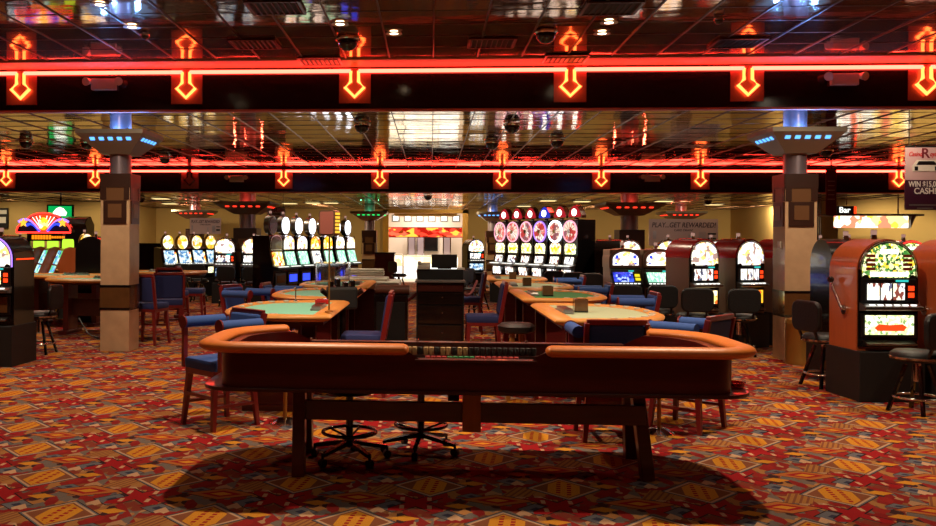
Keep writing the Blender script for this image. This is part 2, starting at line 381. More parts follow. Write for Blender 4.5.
def slab(name, mat, x0, x1, y0, y1, z0, z1):
    return struct(MB().box(((x0+x1)/2, (y0+y1)/2, (z0+z1)/2), (x1-x0, y1-y0, z1-z0)).build(name, mat))
# stepped fascias, black mirror with a metal edge
for nm, y, z0, z1 in (('wall_fascia_front', Y1, Z2, Z1+.3), ('wall_fascia_rear', Y2, Z3, Z2+.3)):
    o = slab(nm, 'fascia', XL, XR, y, y+.06, z0, z1)
    MB().box((1.5, y+.02, z0+.008), (XR-XL, .1, .03)).build('edge_trim', 'fascia_trim', o)
P('border_paint', (206, 140, 120), .45)
slab('trim_front', 'border_paint', XL, XR, Y1-.5, Y1-.002, Z1-.022, Z1+.1)
slab('wall_left', 'wall_paint', XL-.15, XL, -4, YB, 0, 4.4); slab('wall_right', 'wall_paint', XR, XR+.15, -4, YB, 0, 4.4)
slab('wall_front', 'wall_paint', XL, XR, -4.15, -4, 0, 4.4)
OX0, OX1 = XY(383, YB), XY(468, YB)
slab('wall_back_left', 'wall_paint', XL, OX0, YB, YB+.2, 0, 3.1); slab('wall_back_right', 'wall_paint', OX1, XR, YB, YB+.2, 0, 3.1)
XS = XY(101, 28.2); slab('wall_back_corner', 'wall_paint', XL, XS, 28.2, 28.4, 0, Z3)
slab('wall_back_return', 'wall_paint', XS-.2, XS, 28.4, YB, 0, Z3)
XB = XY(838, 25.2); slab('wall_bar', 'wall_paint', XB, XR, 25.2, 25.4, 0, Z3)
slab('wall_bar_return', 'wall_paint', XB, XB+.2, 25.4, YB, 0, Z3)
# bright hall beyond the opening
slab('floor_hall', 'terrazzo', OX0-1.5, OX1+1.5, YB, 40, -.02, .004)
P('hall_wall', (206, 186, 170), .6)
slab('wall_hall_back', 'hall_wall', OX0-1.5, OX1+1.5, 40, 40.2, 0, 3.4); slab('wall_hall_left', 'stone_white', OX0-1.6, OX0-1.5, YB+.2, 40, 0, 3.4)
slab('wall_hall_right', 'stone_white', OX1+1.5, OX1+1.6, YB+.2, 40, 0, 3.4); slab('ceiling_hall', 'stone_white', OX0-1.5, OX1+1.5, YB+.2, 40, 3.3, 3.4)
fr = MB(); d = .22
for x in (OX0+d/2, OX1-d/2): fr.box((x, YB-.02, 1.4), (d, .34, 2.8))
fr.box(((OX0+OX1)/2, YB-.02, 2.74), (OX1-OX0, .34, .16))
struct(fr.build('door_1', 'gold_paint'))
oc = (OX0+OX1)/2
struct(MB().box((oc, YB+1.2, 2.68), (2.5, .5, .2), bev=.05).build('trim_soffit', 'wall_paint'))
# red neon-lit header sign across the hall
t = empty('header_sign', (oc, YB+1.6, 1.74), 0, 'wide band of red neon scribbles hung across the bright opening', 'neon sign')
MB().box((0, .1, .2), (3.2, .1, .42)).build('sign_board', 'maroon', t); MB().box((0, .04, .2), (3.1, .03, .36)).build('lit_face', 'art_red_neon', t)
for i in range(6):
    x = -1.25+i*.5
    t = empty('ceiling_light', (oc+x, YB+2.6, 2.42), 0, f"square white ceiling light beyond the opening, {['first','second','third','fourth','fifth','sixth'][i]} from the left", 'light', 'square lights beyond the opening')
    MB().box((0, .05, .11), (.34, .12, .3)).build('housing', 'grey_plastic', t); MB().box((0, -.015, .11), (.2, .02, .18)).build('lit_panel', 'white_lamp', t)
    MB().cyl((0, .05, .26), (0, .05, .88), .02, n=6).build('drop_rod', 'chrome', t)
# display counters in the hall
for i, (px0, px1, Yc, zc, lab) in enumerate(((388, 402, 36.6, 1.05, 'brightly lit white showcase at the left end of the hall'), (404, 458, 37.4, .98, 'long brightly lit white counter in the hall beyond the opening'))):
    x0, x1 = XY(px0, Yc), XY(px1, Yc)
    t = empty('display_counter', ((x0+x1)/2, Yc, .004), 0, lab, 'counter')
    MB().box((0, .2, zc*.25), (x1-x0, .5, zc*.5)).build('front_panel', 'white_glow', t)
    MB().box((0, .2, zc*.72), (x1-x0, .46, zc*.4)).build('lit_case', 'art_display', t)
    MB().box((0, .2, zc*.96), (x1-x0+.04, .56, zc*.06)).build('counter_top', 'stone_white', t)
x = XY(431, 39.6)
t = empty('hanging_television', (x, 39.85, 1.25), 0, 'large dark television on the back wall of the bright hall', 'television')
MB().box((0, 0, .35), (.62, .08, .95), bev=.01).build('casing', 'black_matte', t); MB().box((0, -.045, .35), (.56, .02, .86)).build('screen', 'black_gloss', t)
for i, px in enumerate((411.5, 420.5, 447)):
    t = empty('glass_door', (XY(px, 39.2), 39.4, .004), 0, ('blue-grey glass panel left in the back of the bright hall', 'narrow glass panel beside the dark television in the hall', 'tall glass panel right of the dark television in the hall')[i], 'glass panel')
    MB().box((0, 0, 1.05), (.28, .04, 2.1)).build('pane', 'steel_lilac', t); MB().box((-.16, 0, 1.05), (.05, .08, 2.1)).box((.16, 0, 1.05), (.05, .08, 2.1)).build('door_frame', 'chrome', t)
def column(px, Yf, wdt, nshaft, cap_w, zc0, zc1, ztop, lamp, label, rz=0, face='front'):
    """square marble column with flared light capital"""
    xc = XY(px, Yf); cy = Yf+wdt/2
    t = empty('marble_column', (xc, cy, 0), rz, label, 'column', 'marble columns'); t['kind'] = 'structure'
    h = wdt/2
    zs = zc0-.3*nshaft
    MB().box((0, 0, zs/2), (wdt, wdt, zs), bev=.008).build('shaft', 'marble', t)
    zb = .5*nshaft/1.0+.18
    b = MB()
    for z in (.62, .95): b.box((0, 0, z), (wdt+.012, wdt+.012, .035))
    b.build('band', 'black_gloss', t)
    MB().box((0, 0, .785), (wdt+.008, wdt+.008, .3)).build('belt_panel', 'marble_dark', t)
    k = wdt/.43
    b = MB(); zt = zs+.005
    for sx, sy in ((0, -1), (1, 0), (-1, 0), (0, 1)):
        n = Vector((sx, sy, 0)); u = Vector((sy, sx, 0)).normalized()
        def bx(uc, z, du, dz, dd, b=b):
            c = n*(h+dd/2)+u*uc; sz = (abs(u.x)*du+abs(n.x)*dd, abs(u.y)*du+abs(n.y)*dd, dz)
            b.box((c.x, c.y, z), sz)
        bx(0, zt-.09*k, wdt*1.02, .2*k, .014); bx(-.17*k, zt-.28*k, .08*k, .18*k, .013); bx(.17*k, zt-.28*k, .08*k, .18*k, .013); bx(0, zt-.55*k, .34*k, .34*k, .016)
    b.build('plaque', 'plaque', t)
    MB().box((0, 0, zt-.28*k), (wdt+.012, .26*k, .2*k)).box((0, 0, zt-.28*k), (.26*k, wdt+.012, .2*k)).build('plaque_field', 'plaque_mid', t)
    b = MB()
    for sx, sy in ((0, -1), (1, 0), (-1, 0), (0, 1)):
        b.box((sx*(h+.012), sy*(h+.012), zt-.53*k), (.2*k if sx == 0 else .02, .2*k if sy == 0 else .02, .2*k))
    b.build('plaque_inset', 'plaque_mid', t)
    MB().cyl((0, 0, zs), (0, 0, ztop), h*.72, n=24).build('neck', 'steel_lilac', t, smooth=40)
    # capital: square flare with five lamp slots each side
    b = MB(); a, c = h*1.0, cap_w/2
    q0 = [b.b.verts.new((i*a, j*a, zc0)) for i, j in ((-1, -1), (1, -1), (1, 1), (-1, 1))]
    q1 = [b.b.verts.new((i*c, j*c, zc1-.06)) for i, j in ((-1, -1), (1, -1), (1, 1), (-1, 1))]
    q2 = [b.b.verts.new((i*c, j*c, zc1)) for i, j in ((-1, -1), (1, -1), (1, 1), (-1, 1))]
    q3 = [b.b.verts.new((i*(c-.04), j*(c-.04), zc1)) for i, j in ((-1, -1), (1, -1), (1, 1), (-1, 1))]
    q4 = [b.b.verts.new((i*(h*.8), j*(h*.8), zc0+.06)) for i, j in ((-1, -1), (1, -1), (1, 1), (-1, 1))]
    b.b.faces.new(q0[::-1]); b.b.faces.new(q4)
    for A, B in ((q0, q1), (q1, q2), (q2, q3), (q3, q4)):
        for i in range(4): b.b.faces.new((A[i], A[(i+1) % 4], B[(i+1) % 4], B[i]))
    bmesh.ops.recalc_face_normals(b.b, faces=b.b.faces[:])
    cap = b.build('capital', 'cap_metal', t)
    b = MB(); hh = zc1-.06-zc0
    sl = math.atan2(c-a, hh)
    for kx in range(4):
        rot = Matrix.Rotation(kx*PI/2, 3, 'Z')
        for i in range(5):
            f = .74; off = a+(c-a)*f
            p = Vector(((i-2)*cap_w*.135, -off-.002, zc0+hh*f))
            b.box(rot @ p, (cap_w*.07, .012, hh*.2), rot @ Matrix.Rotation(sl, 3, 'X'))
    b.build('lamp_slot', lamp, cap)
    return t
BLUE, RED, GRN = (.12, .35, 1), (1, .08, .04), (.1, 1, .4)
def point(loc, e, col, r=.06):
    l = bpy.data.lights.new('lamp', 'POINT'); l.energy = e; l.color = col; l.shadow_soft_size = r
    o = bpy.data.objects.new('lamp', l); C.objects.link(o); o.location = loc; o.visible_glossy = True; return o
cols = [
 (115, 12.5, .43, 1, .98, 2.87, 3.2, Z2, 'blue_lamp', 'near left marble column with blue-lit capital beside the dark slot machine', BLUE, 24),
 (801, 12.5, .43, 1, .98, 2.87, 3.2, Z2, 'blue_lamp', 'near right marble column with blue-lit capital and brass bin at its foot', BLUE, 24),
 (245, 23.0, .6, 1.3, 1.5, 2.3, 2.62, Z3, 'red_lamp', 'red-lit column behind the bright white slot machines on the left', RED, 7),
 (632, 23.0, .62, 1.3, 1.5, 2.3, 2.62, Z3, 'red_lamp', 'red-lit column behind the two rounded poker machines', RED, 7),
 (193, 30.0, .5, 1.2, 1.3, 2.33, 2.63, Z3, 'red_lamp', 'far red-lit column left of the hanging rewards banner', RED, 6),
 (369, 30.0, .48, 1.2, 1.25, 2.3, 2.6, Z3, 'green_lamp', 'green-lit column left of the bright hall opening', GRN, 4),
 (493, 30.0, .45, 1.2, 1.05, 2.3, 2.6, Z3, 'blue_lamp', 'blue-lit column beside the tall wheel slot machines', BLUE, 6),
 (683, 30.0, .5, 1.2, 1.35, 2.33, 2.63, Z3, 'red_lamp', 'far red-lit column in front of the wide rewards banner', RED, 6)]
for px, Yf, wd, ns, cw, z0, z1, zt, lamp, lab, lc, le in cols:
    column(px, Yf, wd, ns, cw, z0, z1, zt, lamp, lab)
    x = XY(px, Yf)
    for sy, sx in ((-1, 0), (0, 1), (0, -1)):
        point((x+sx*wd*.62, Yf+wd/2+sy*wd*.62, z1-.06), le, lc, .03)

# ================================================================ NEON
def arrow_outline(y):
    return [(-.055, 0), (-.055, -.15), (-.135, -.232), (0, -.365), (.135, -.232), (.055, -.15), (.055, 0)]
def arrow_sign(x, y, zn, lab, lit=True):
    t = empty('neon_arrow', (x, y, zn), 0, lab, 'neon sign', 'neon arrows on the black fascias')
    MB().box((0, -.006, -.2), (.45, .012, .5)).build('backing_plate', 'plate', t)
    MB().tube([(px, -.05, pz) for px, pz in arrow_outline(0)], .024, 8).build('neon_tube', 'neon_yellow' if lit else 'unlit_tube', t, smooth=60)
    b = MB()
    for px, pz in ((-.055, -.08), (.055, -.08), (0, -.365)): b.cyl((px, -.05, pz), (px, 0, pz), .012, n=8)
    b.build('tube_clip', 'chrome', t)
    return t
def neon_row(Y, yn, arrows, row):
    xs = []
    for i, (px, lit, lab) in enumerate(arrows):
        p = W(px, yn(px), Y); xs.append((p.x, p.z)); 
    zn = sum(z for _, z in xs)/len(xs)
    for (x, z), (px, lit, lab) in zip(xs, arrows): arrow_sign(x, Y, zn, lab, lit)
    ends = [XL+.05]+[x for x, _ in xs]+[XR-.05]
    for i in range(len(ends)-1):
        a = ends[i]+(.055 if i else 0); b = ends[i+1]-(.055 if i < len(ends)-2 else 0)
        where = f'between {arrows[i-1][3] if False else "neighbouring neon arrows"}'
        n = ['first', 'second', 'third', 'fourth', 'fifth', 'sixth', 'seventh', 'eighth', 'ninth', 'tenth', 'eleventh', 'twelfth'][i]
        o = MB().tube([(a, Y-.05, zn), (b, Y-.05, zn)], .026, 8).build('neon_strip', 'neon', smooth=60)
        tag(o, f'red neon strip along the {row} black fascia, {n} length from the left', 'neon tube', f'neon strips on the {row} fascia')
o7 = ['first', 'second', 'third', 'fourth', 'fifth', 'sixth', 'seventh', 'eighth', 'ninth', 'tenth']
pxs = [22, 187, 355, 570, 747, 925]
neon_row(Y1, lambda x: 74-6.3*x/936, [(p, True, f'large red neon arrow pointing down on the near fascia, {o7[i]} from the left') for i, p in enumerate(pxs)], 'near')
pxs2 = [7, 96, 190, 284, 380, 502, 601, 700, 799, 898]
neon_row(Y2, lambda x: 172-1.6*x/936, [(p, p != 190, (f'small red neon arrow on the far fascia, {o7[i]} from the left' if p != 190 else 'small unlit dark arrow on the far fascia')) for i, p in enumerate(pxs2) if p != 799], 'far')
# emergency lights on the fascias
def emergency(px, py, Y, lab):
    p = W(px, py, Y)
    t = empty('emergency_light', p, 0, lab, 'emergency light')
    MB().box((0, -.04, 0), (.36, .08, .16), bev=.012).build('housing', 'white_plastic', t)
    for s in (-1, 1): MB().cyl((s*.21, -.02, .05), (s*.24, -.12, .03), .035, .06, 14).build('lamp_head', 'white_plastic', t, smooth=40)
emergency(105, 85, Y1, 'white twin-head emergency light on near fascia left of second arrow')
emergency(843, 80, Y1, 'white twin-head emergency light on near fascia towards its right end')
emergency(652, 178.5, Y2, 'small emergency light on the far fascia above the red-lit column')
emergency(237, 179, Y2, 'small emergency light on the far fascia left of a neon arrow')

# ================================================================ CEILING FITTINGS
def pick(px, py, Z): return H(px, py, Z)
def can(px, py, Z, lab):
    p = pick(px, py, Z)
    t = empty('downlight', p, 0, lab, 'ceiling light', 'recessed ceiling downlights')
    MB().lathe([(.05, 0), (.09, 0), (.1, -.012), (.052, -.012)], caps=False).build('trim_ring', 'white_plastic', t, smooth=40)
    MB().cyl((0, 0, -.002), (0, 0, -.008), .05, n=16).build('bulb', 'lamp_warm', t); return p
for px, py, lab in ((394, 33, 'round warm downlight in the near mirrored ceiling above the opening'), (340, 23.5, 'small bright downlight left of the black ceiling dome'), (609, 22, 'starry bright downlight right of centre in the near mirrored ceiling'),
                    (602, 33, 'small downlight just below the starry one right of centre'), (132, 26.5, 'small downlight in the near mirrored ceiling left of second arrow'), (100, 4, 'starry bright downlight at the top left of the ceiling')):
    can(px, py, Z1-.012, lab)
def vent(x0, y0, x1, y1, Z, lab):
    a = pick(x0, y1, Z); b = pick(x1, y0, Z); cx, cy = (a.x+b.x)/2, (a.y+b.y)/2
    wv, dv = .56, .5
    t = empty('ceiling_vent', (cx, cy, Z-.012), 0, lab, 'air vent', 'black slatted ceiling vents')
    f = MB()
    for s in (-1, 1): f.box((s*wv/2, 0, -.008), (.03, dv, .02)); f.box((0, s*dv/2, -.008), (wv, .03, .02))
    f.build('vent_frame', 'tbar', t); MB().box((0, 0, -.001), (wv, dv, .004)).build('backing', 'black_matte', t)
    s = MB()
    for i in range(9): s.box((-wv/2+wv*(i+.5)/9, 0, -.01), (.012, dv, .022), Matrix.Rotation(.5, 3, 'Y'))
    s.build('slats', 'vent', t)
vent(236, 38, 275, 47, Z1, 'slatted vent in near ceiling left of the black dome'); vent(470, 38, 514, 45, Z1, 'slatted vent in near ceiling just right of centre')
vent(596, 2, 627, 11, Z1, 'slatted vent at the top edge of the ceiling right of centre'); vent(711, 37, 765, 46, Z1, 'dark slatted vent in near ceiling above the fifth neon arrow')
vent(312, 57, 329, 62.5, Z1, 'vent tight against the near fascia left of third arrow'); vent(556, 55, 575, 60, Z1, 'vent tight against the near fascia at the fourth arrow'); vent(252, 2, 300, 10, Z1, 'slatted vent at the top edge of the ceiling left of centre')
def dome(px, py, Z, r, lab, bracket=True):
    p = pick(px, py, Z)
    t = empty('ceiling_camera', (p.x, p.y, Z-.012), 0, lab, 'security camera', 'black camera domes on the ceilings')
    MB().lathe([(0, 0), (r*1.12, 0), (r*1.15, -.02), (r*1.0, -.035)]).build('collar', 'chrome', t, smooth=40)
    MB().lathe([(r*.97, -.03)]+[(r*math.cos(a*PI/16), -.03-r*math.sin(a*PI/16)) for a in range(1, 8)]+[(0, -.03-r)]).build('dome', 'black_gloss', t, smooth=60)
dome(348, 37, Z1, .13, 'black camera dome in the near ceiling left of centre'); dome(546, 30, Z1, .12, 'black camera dome in the near ceiling right of centre')
dome(145, 32, Z1, .05, 'tiny black dome in the near ceiling above second arrow'); dome(719, 16, Z1, .05, 'tiny black dome in the near ceiling at upper right')
for i, (px, py) in enumerate(((87, 141), (26, 140), (362, 123), (512, 123), (492, 141), (826, 149), (165, 157), (557, 139))):
    dome(px, py, Z2, .12, f"black camera dome under the middle mirrored ceiling, {['beside the near left column capital','at the far left','left of centre under the near fascia','right of centre under the near fascia','just right of centre above far fascia','beside the near right column capital','left above the unlit arrow','above far fascia over the wheel machines'][i]}")
for i, (px, py) in enumerate(((141, 197.5), (428, 194.5), (708, 199.5))):
    dome(px, py, Z3, .11, f"small camera dome under the low rear ceiling, {['right of the near left column','above the bright hall opening','left of the near right column'][i]}")

# ================================================================ LIGHT
def spot(loc, e, col=(1, .78, .52), ang=110, blend=.6, r=.06, aim=None):
    l = bpy.data.lights.new('downlight_and_fill', 'SPOT'); l.energy = e; l.color = col; l.spot_size = math.radians(ang); l.spot_blend = blend; l.shadow_soft_size = r  # shared by the pit downlights and the added fill spots
    o = bpy.data.objects.new('downlight_and_fill', l); C.objects.link(o); o.location = loc
    if aim is not None: o.rotation_euler = (Vector(aim)-Vector(loc)).to_track_quat('-Z', 'Y').to_euler()
    return o
# ================================================================ CRAPS TABLE
CX, CY = .28, 6.42
HX, HY = 1.875, .69
def ring(hx, hy, rn, rf, n=9):
    return [(CX+x, CY+y) for x, y in rrect4(-hx, -hy, hx, hy, rn, rf, n)]
def dens(pts, step=.06):
    out = []
    for a, b in zip(pts, pts[1:]+pts[:1]):
        a = Vector(a); b = Vector(b); k = max(1, int((b-a).length/step))
        out += [a+(b-a)*i/k for i in range(k)]
    return out
def sm(t): t = max(0, min(1, t)); return t*t*(3-2*t)
def top_z(x, y):
    """height of the table wall: dips on the near side, wide dip on the far side"""
    if y < CY-HY+.28: lo, a, b, rmp = .845, -.17, .76, .13
    elif y > CY+HY-.28: lo, a, b, rmp = .83, -1.14, 1.70, .22
    else: return .915
    f = sm((x-a)/rmp)*sm((b-x)/rmp)
    return .915+(lo-.915)*f
ct = empty('craps_table', (CX, CY, 0), 0, 'long mahogany dice table with orange padded rail standing on the carpet in front', 'gaming table')
def loc(o): o.location = (-CX, -CY, 0); return o
po = dens(ring(HX-.16, HY-.1, .18, .48), .05); pi_ = dens(ring(HX-.23, HY-.17, .14, .44), .05)
def wallring(po, pi, z0, mat, name):
    b = bmesh.new(); n = len(po)
    import itertools
    # match inner to outer by nearest point on the same ray index
    m = len(pi)
    q = []
    for i, p in enumerate(po):
        j = min(range(m), key=lambda k: (pi[k]-p).length)
        q.append(pi[j])
    V = [[b.verts.new((p.x, p.y, z0)) for p in po], [b.verts.new((p.x, p.y, top_z(p.x, p.y))) for p in po],
         [b.verts.new((s.x, s.y, top_z(p.x, p.y))) for p, s in zip(po, q)], [b.verts.new((s.x, s.y, z0)) for s in q]]
    for k in range(4):
        A, B = V[k], V[(k+1) % 4]
        for i in range(n): b.faces.new((A[i], A[(i+1) % n], B[(i+1) % n], B[i]))
    bmesh.ops.recalc_face_normals(b, faces=b.faces[:])
    mb = MB(); mb.b.free(); mb.b = b
    return loc(mb.build(name, mat, ct, smooth=40))
wallring(po, pi_, .64, 'mahogany', 'side_panel')
# padded rail, broken by the near and far dips
rp = dens(ring(HX-.07, HY-.07, .24, .55), .05)
def railpiece(side):
    idx = [i for i, p in enumerate(rp)]
    sel = []
    for i, p in enumerate(rp):
        near = p.y < CY-HY+.2; far = p.y > CY+HY-.2
        keep = (p.x < (-.17 if near else -1.14)) if side < 0 else (p.x > (.76 if near else 1.70))
        if not near and not far: keep = (p.x < CX) if side < 0 else (p.x > CX)
        if keep: sel.append(i)
    # order them contiguously
    s = set(sel); st = [i for i in sel if (i-1) % len(rp) not in s][0]
    out = []; i = st
    while i in s: out.append(rp[i]); s.discard(i); i = (i+1) % len(rp)
    return out
for side in (-1, 1):
    pts = railpiece(side)
    b = MB(); b.tube([(p.x, p.y, .925) for p in pts], .075, 14, ry=.038)
    for p in (pts[0], pts[-1]): b.ball((p.x, p.y, .925), .07, (.5, 1, .5))
    loc(b.build('padded_rail', 'rail_leather', ct, smooth=60))
# wooden capping in the dips
b = MB()
for a, bb, y in ((-.1, .7, CY-HY+.13), (-.95, 1.5, CY+HY-.13)):
    z = .85 if y < CY else .835
    b.box(((a+bb)/2, y, z), (bb-a, .09, .016))
loc(b.build('capping', 'dark_wood', ct, bev=.004))
b = MB(); led = dens(ring(HX-.03, HY-.07, .26, .55), .05)
b.prism([(p.x, p.y) for p in led], 'z', .628, .652); loc(b.build('drink_ledge', 'dark_wood', ct, bev=.006))
b = MB(); b.prism([(p.x, p.y) for p in dens(ring(HX-.19, HY-.14, .16, .46), .1)], 'z', .66, .70); loc(b.build('felt_bed', 'felt_dark', ct))
b = MB()
for x in (-1.02, -.1, .7, 1.6):   # printed layout boxes
    pass
for x0, x1 in ((-1.2, -.35), (.95, 1.8)):
    b.box(((x0+x1)/2, CY, .7012), (x1-x0, .6, .002))
loc(b.build('layout', 'red_card', ct))
b = MB()
for s in (-1, 1): b.box((CX+s*(HX-.27), CY, .76), (.05, .9, .1))
b.box((CX, CY-HY+.24, .74), (3.2, .03, .08)); loc(b.build('bumper', 'black_leather', ct))
# trestle
for (x, y), dx in (((-.91, 6.08), 0), ((1.50, 6.18), -.07), ((-.95, 6.78), .0), ((1.52, 6.80), -.03)):
    b = MB(); b.bar((x, y, 0), (x+dx, y+(.04 if y < 6.4 else -.04), .63), .088, .1, .085, .095)
    leg = loc(b.build('leg', 'mahogany', ct, bev=.006))
for y in (6.13,): 
    b = MB(); b.box((.29, y, .455), (2.36, .05, .135)); loc(b.build('stretcher', 'mahogany', ct, bev=.005))
b = MB(); b.box((.285, 6.075, .485), (.125, .06, .3)); loc(b.build('clamp_block', 'tan_wood', ct, bev=.004))
b = MB(); b.box((.17, 6.6, .53), (.08, .4, .1)); loc(b.build('crossbar', 'dark_wood', ct))
b = MB(); b.box((CX-HX+.17, CY-.2, .75), (.05, .06, .3)); b.box((CX-HX+.17, CY+.2, .75), (.05, .06, .3)); loc(b.build('end_post', 'dark_wood', ct))
b = MB()
for x in (-.95, -.1, .75, 1.55): b.ball((x, CY+HY-.13, .85), .012)
b.ball((1.72, CY+HY-.07, .965), .014); loc(b.build('stud', 'chrome', ct))
# chips in the table's bank
def chip_stack(mat):
    b = MB(); prof = [(0, 0)]
    for k in range(5): prof += [(.019, k*.008), (.019, k*.008+.006), (.0175, k*.008+.007)]
    prof += [(0, .04)]
    return b.lathe(prof, n=10).build('chip_stack', mat, smooth=30)
prot = {m: chip_stack(m) for m in ('red_chip', 'green_chip', 'tan_chip', 'black_chip')}
used = set()
def chips(mat, x, y, z, lab, grp):
    o = prot[mat]; o.scale = (1, 1, 1.5)
    if mat in used: o = clone(o)
    used.add(mat); o.location = (x, y, z); tag(o, lab, 'chips', grp)
bk = MB().box((.29, 6.9, .725), (1.15, .07, .05)).build('chip_rack', 'dark_wood'); tag(bk, 'low dark rack holding tan and black chips along the dice table', 'chip rack')
for i in range(17):
    m = 'red_chip' if i < 4 else 'green_chip' if i < 9 else 'red_chip'
    chips(m, -.02+i*.042, 6.74, .702, {0: 'red', 1: 'green', 2: 'red'}[0 if i < 4 else 1 if i < 9 else 2]+' chip stack in the front row on the dice table, '+('left of the green ones' if i < 4 else 'mid row' if i < 9 else 'right of the green ones'), 'front-row '+('red stacks left of green' if i < 4 else 'green stacks' if i < 9 else 'red stacks right of green'))
for i in range(24):
    m = 'tan_chip' if (i < 13 and i % 3) else 'black_chip'
    chips(m, -.21+i*.044, 6.9, .751, ('tan' if m == 'tan_chip' else 'black')+' chip stack standing in the low rack at the back of the dice table', 'rack '+m)
# ashtray on the right end ledge
p = H(741, 391, .6)
t = empty('glass_ashtray', (2.082, 6.2, .653), 0, 'sparkling glass ashtray with red rim light on the right end ledge', 'ashtray')
MB().lathe([(0, 0), (.07, 0), (.08, .03), (.066, .03), (.058, .008), (0, .008)]).build('bowl', 'glass_red', t, smooth=30)
MB().cyl((.03, -.02, .034), (.075, -.035, .036), .004, n=8).build('cigarette_rest', 'chrome', t)
# trestle-side stands (chrome disc foot, pole)
def stand(px, py, lab):
    g = G(px, py); t = empty('pole_stand', (g.x, g.y, 0), 0, lab, 'stand')
    MB().lathe([(0, 0), (.13, 0), (.13, .012), (.07, .05), (.025, .06), (0, .06)]).build('foot', 'chrome', t, smooth=40)
    MB().cyl((0, 0, .055), (0, 0, .8), .018, n=12).build('pole', 'brass', t, smooth=40); MB().lathe([(0, 0), (.11, 0), (.12, .04), (.1, .045), (.09, .01), (0, .01)], (0, 0, .8)).build('tray', 'chrome', t, smooth=40)
stand(659, 434, 'pole stand with shiny disc foot behind the right legs of the dice table'); stand(285, 424, 'pole stand with shiny disc foot behind the left legs of the dice table')

# ================================================================ CHAIRS
def make_task_stool():
    t = empty('dealer_stool', (0, 0, 0), 0, cat='stool')
    for i in range(5):
        a = 2*PI*i/5+.3; d = Vector((math.cos(a), math.sin(a), 0))
        l = MB().bar(Vector((0, 0, .13))+d*.03, Vector((0, 0, .085))+d*.29, .04, .035, .03, .025).build('base_spoke', 'black_gloss', t)
        MB().cyl(d*.29+Vector((-d.y*.02, d.x*.02, .03)), d*.29+Vector((d.y*.02, -d.x*.02, .03)), .03, n=12).cyl(d*.29+Vector((0, 0, .03)), d*.29+Vector((0, 0, .09)), .01, n=8).build('caster', 'dark_plastic', l, smooth=40)
    MB().cyl((0, 0, .1), (0, 0, .52), .028, n=12).build('gas_post', 'black_gloss', t, smooth=40)
    b = MB().tube([(  .2*math.cos(2*PI*i/24), .2*math.sin(2*PI*i/24), .21) for i in range(24)], .013, 8, closed=True)
    for i in range(5): a = 2*PI*i/5; b.cyl((.03*math.cos(a), .03*math.sin(a), .17), (.2*math.cos(a), .2*math.sin(a), .21), .009, n=8)
    b.build('foot_ring', 'black_gloss', t, smooth=60)
    MB().lathe([(0, .5), (.17, .5), (.19, .52), (.19, .56), (.16, .58), (0, .585)]).build('seat', 'black_leather', t, smooth=50)
    return t
s0 = make_task_stool(); s0.location = (-.6, 6.56, 0); tag(s0, 'black castered dealer stool under the left half of the dice table')
clone(s0, (-.07, 6.86, 0), .5, 'black castered dealer stool under the dice table beside the tan block')

def make_armchair(arms=True, h=0., legs='red_wood', bk=.475, cloth='blue_cloth', sh=0):
    """player's chair, faces -Y"""
    t = empty('gaming_chair', (0, 0, 0), 0, cat='chair')
    s = .60+h; ah = .29-h*1.2
    MB().box((0, 0, s), (.48, .46, .1), bev=.035).build('seat', cloth, t, smooth=50)
    MB().prism([(.19, s+.07), (.25, s+.07), (.31, s+bk-.025), (.25, s+bk-.015)], 'x', -.22, .22).build('backrest', cloth, t, bev=.02)
    b = MB()
    for sx in (-1, 1): b.bar((sx*.24, .21, s-.04), (sx*.24, .3, s+bk-.005), .04, .05)
    b.bar((-.24, .295, s+bk), (.24, .295, s+bk), .04, .045); b.build('back_frame', legs, t, bev=.006)
    MB().box((0, .0, s-.065), (.46, .44, .05)).build('seat_frame', legs, t, bev=.004)
    for sx in (-1, 1):
        for sy in (-1, 1):
            MB().bar((sx*.24, sy*.23, 0), (sx*.2, sy*.19, s-.08), .035, .035, .05, .05).build('leg', legs, t)
    b = MB()
    for sx in (-1, 1): b.bar((sx*.225, -.21, .2), (sx*.225, .21, .2), .025)
    b.bar((-.225, -.215, .28), (.225, -.215, .28), .03); b.build('stretcher', legs, t)
    if arms:
        for sx in (-1, 1):
            a = MB().tube([(sx*.29, -.2, s+ah), (sx*.29, .22, s+ah)], .055, 12, ry=.05).build('armrest', 'blue_cloth', t, smooth=60)
            MB().cyl((sx*.29, -.215, s+ah), (sx*.29, -.2, s+ah), .06, n=16).bar((sx*.29, -.19, s-.05), (sx*.29, -.19, s+ah-.02), .04).build('arm_post', legs, a)
    return t
armchair = make_armchair(True, -.05, bk=.44); plain = make_armchair(False, cloth='navy_cloth')
navy = [armchair, plain]
def cz(lab, grp=None): return dict(label=lab, group=grp)
A = [  # x, y, facing rotation, arms, label
 (-1.86, 7.72, -.75, 1, 'blue armed chair at the near corner of the teal card table'),
 (-2.12, 12.74, 1.5, 1, 'blue armed chair between the second and third left card tables'),
 (-2.5, 12.0, 1.2, 1, 'blue armed chair at the tip of the second left card table'),
 (1.5, 7.5, PI, 1, 'blue chair with its back to us tucked at the near right card table'),
 (2.27, 7.95, -2.3, 1, 'blue armed chair at the curved tip of the near right card table'),
 (2.5, 11.2, -1.6, 1, 'blue armed chair at the tip of the second right card table'),
 (2.42, 13.6, -1.6, 1, 'blue armed chair at the tip of the third right card table'),
 (2.5, 16.4, -1.6, 1, 'blue armed chair at the tip of the farthest right card table')]
for i, (x, y, r, arm, lab) in enumerate(A):
    if i == 0: armchair.location = (x, y, 0); armchair.rotation_euler = (0, 0, r); tag(armchair, lab, None, 'blue armed player chairs')
    else: clone(armchair, (x, y, 0), r, lab, 'blue armed player chairs')
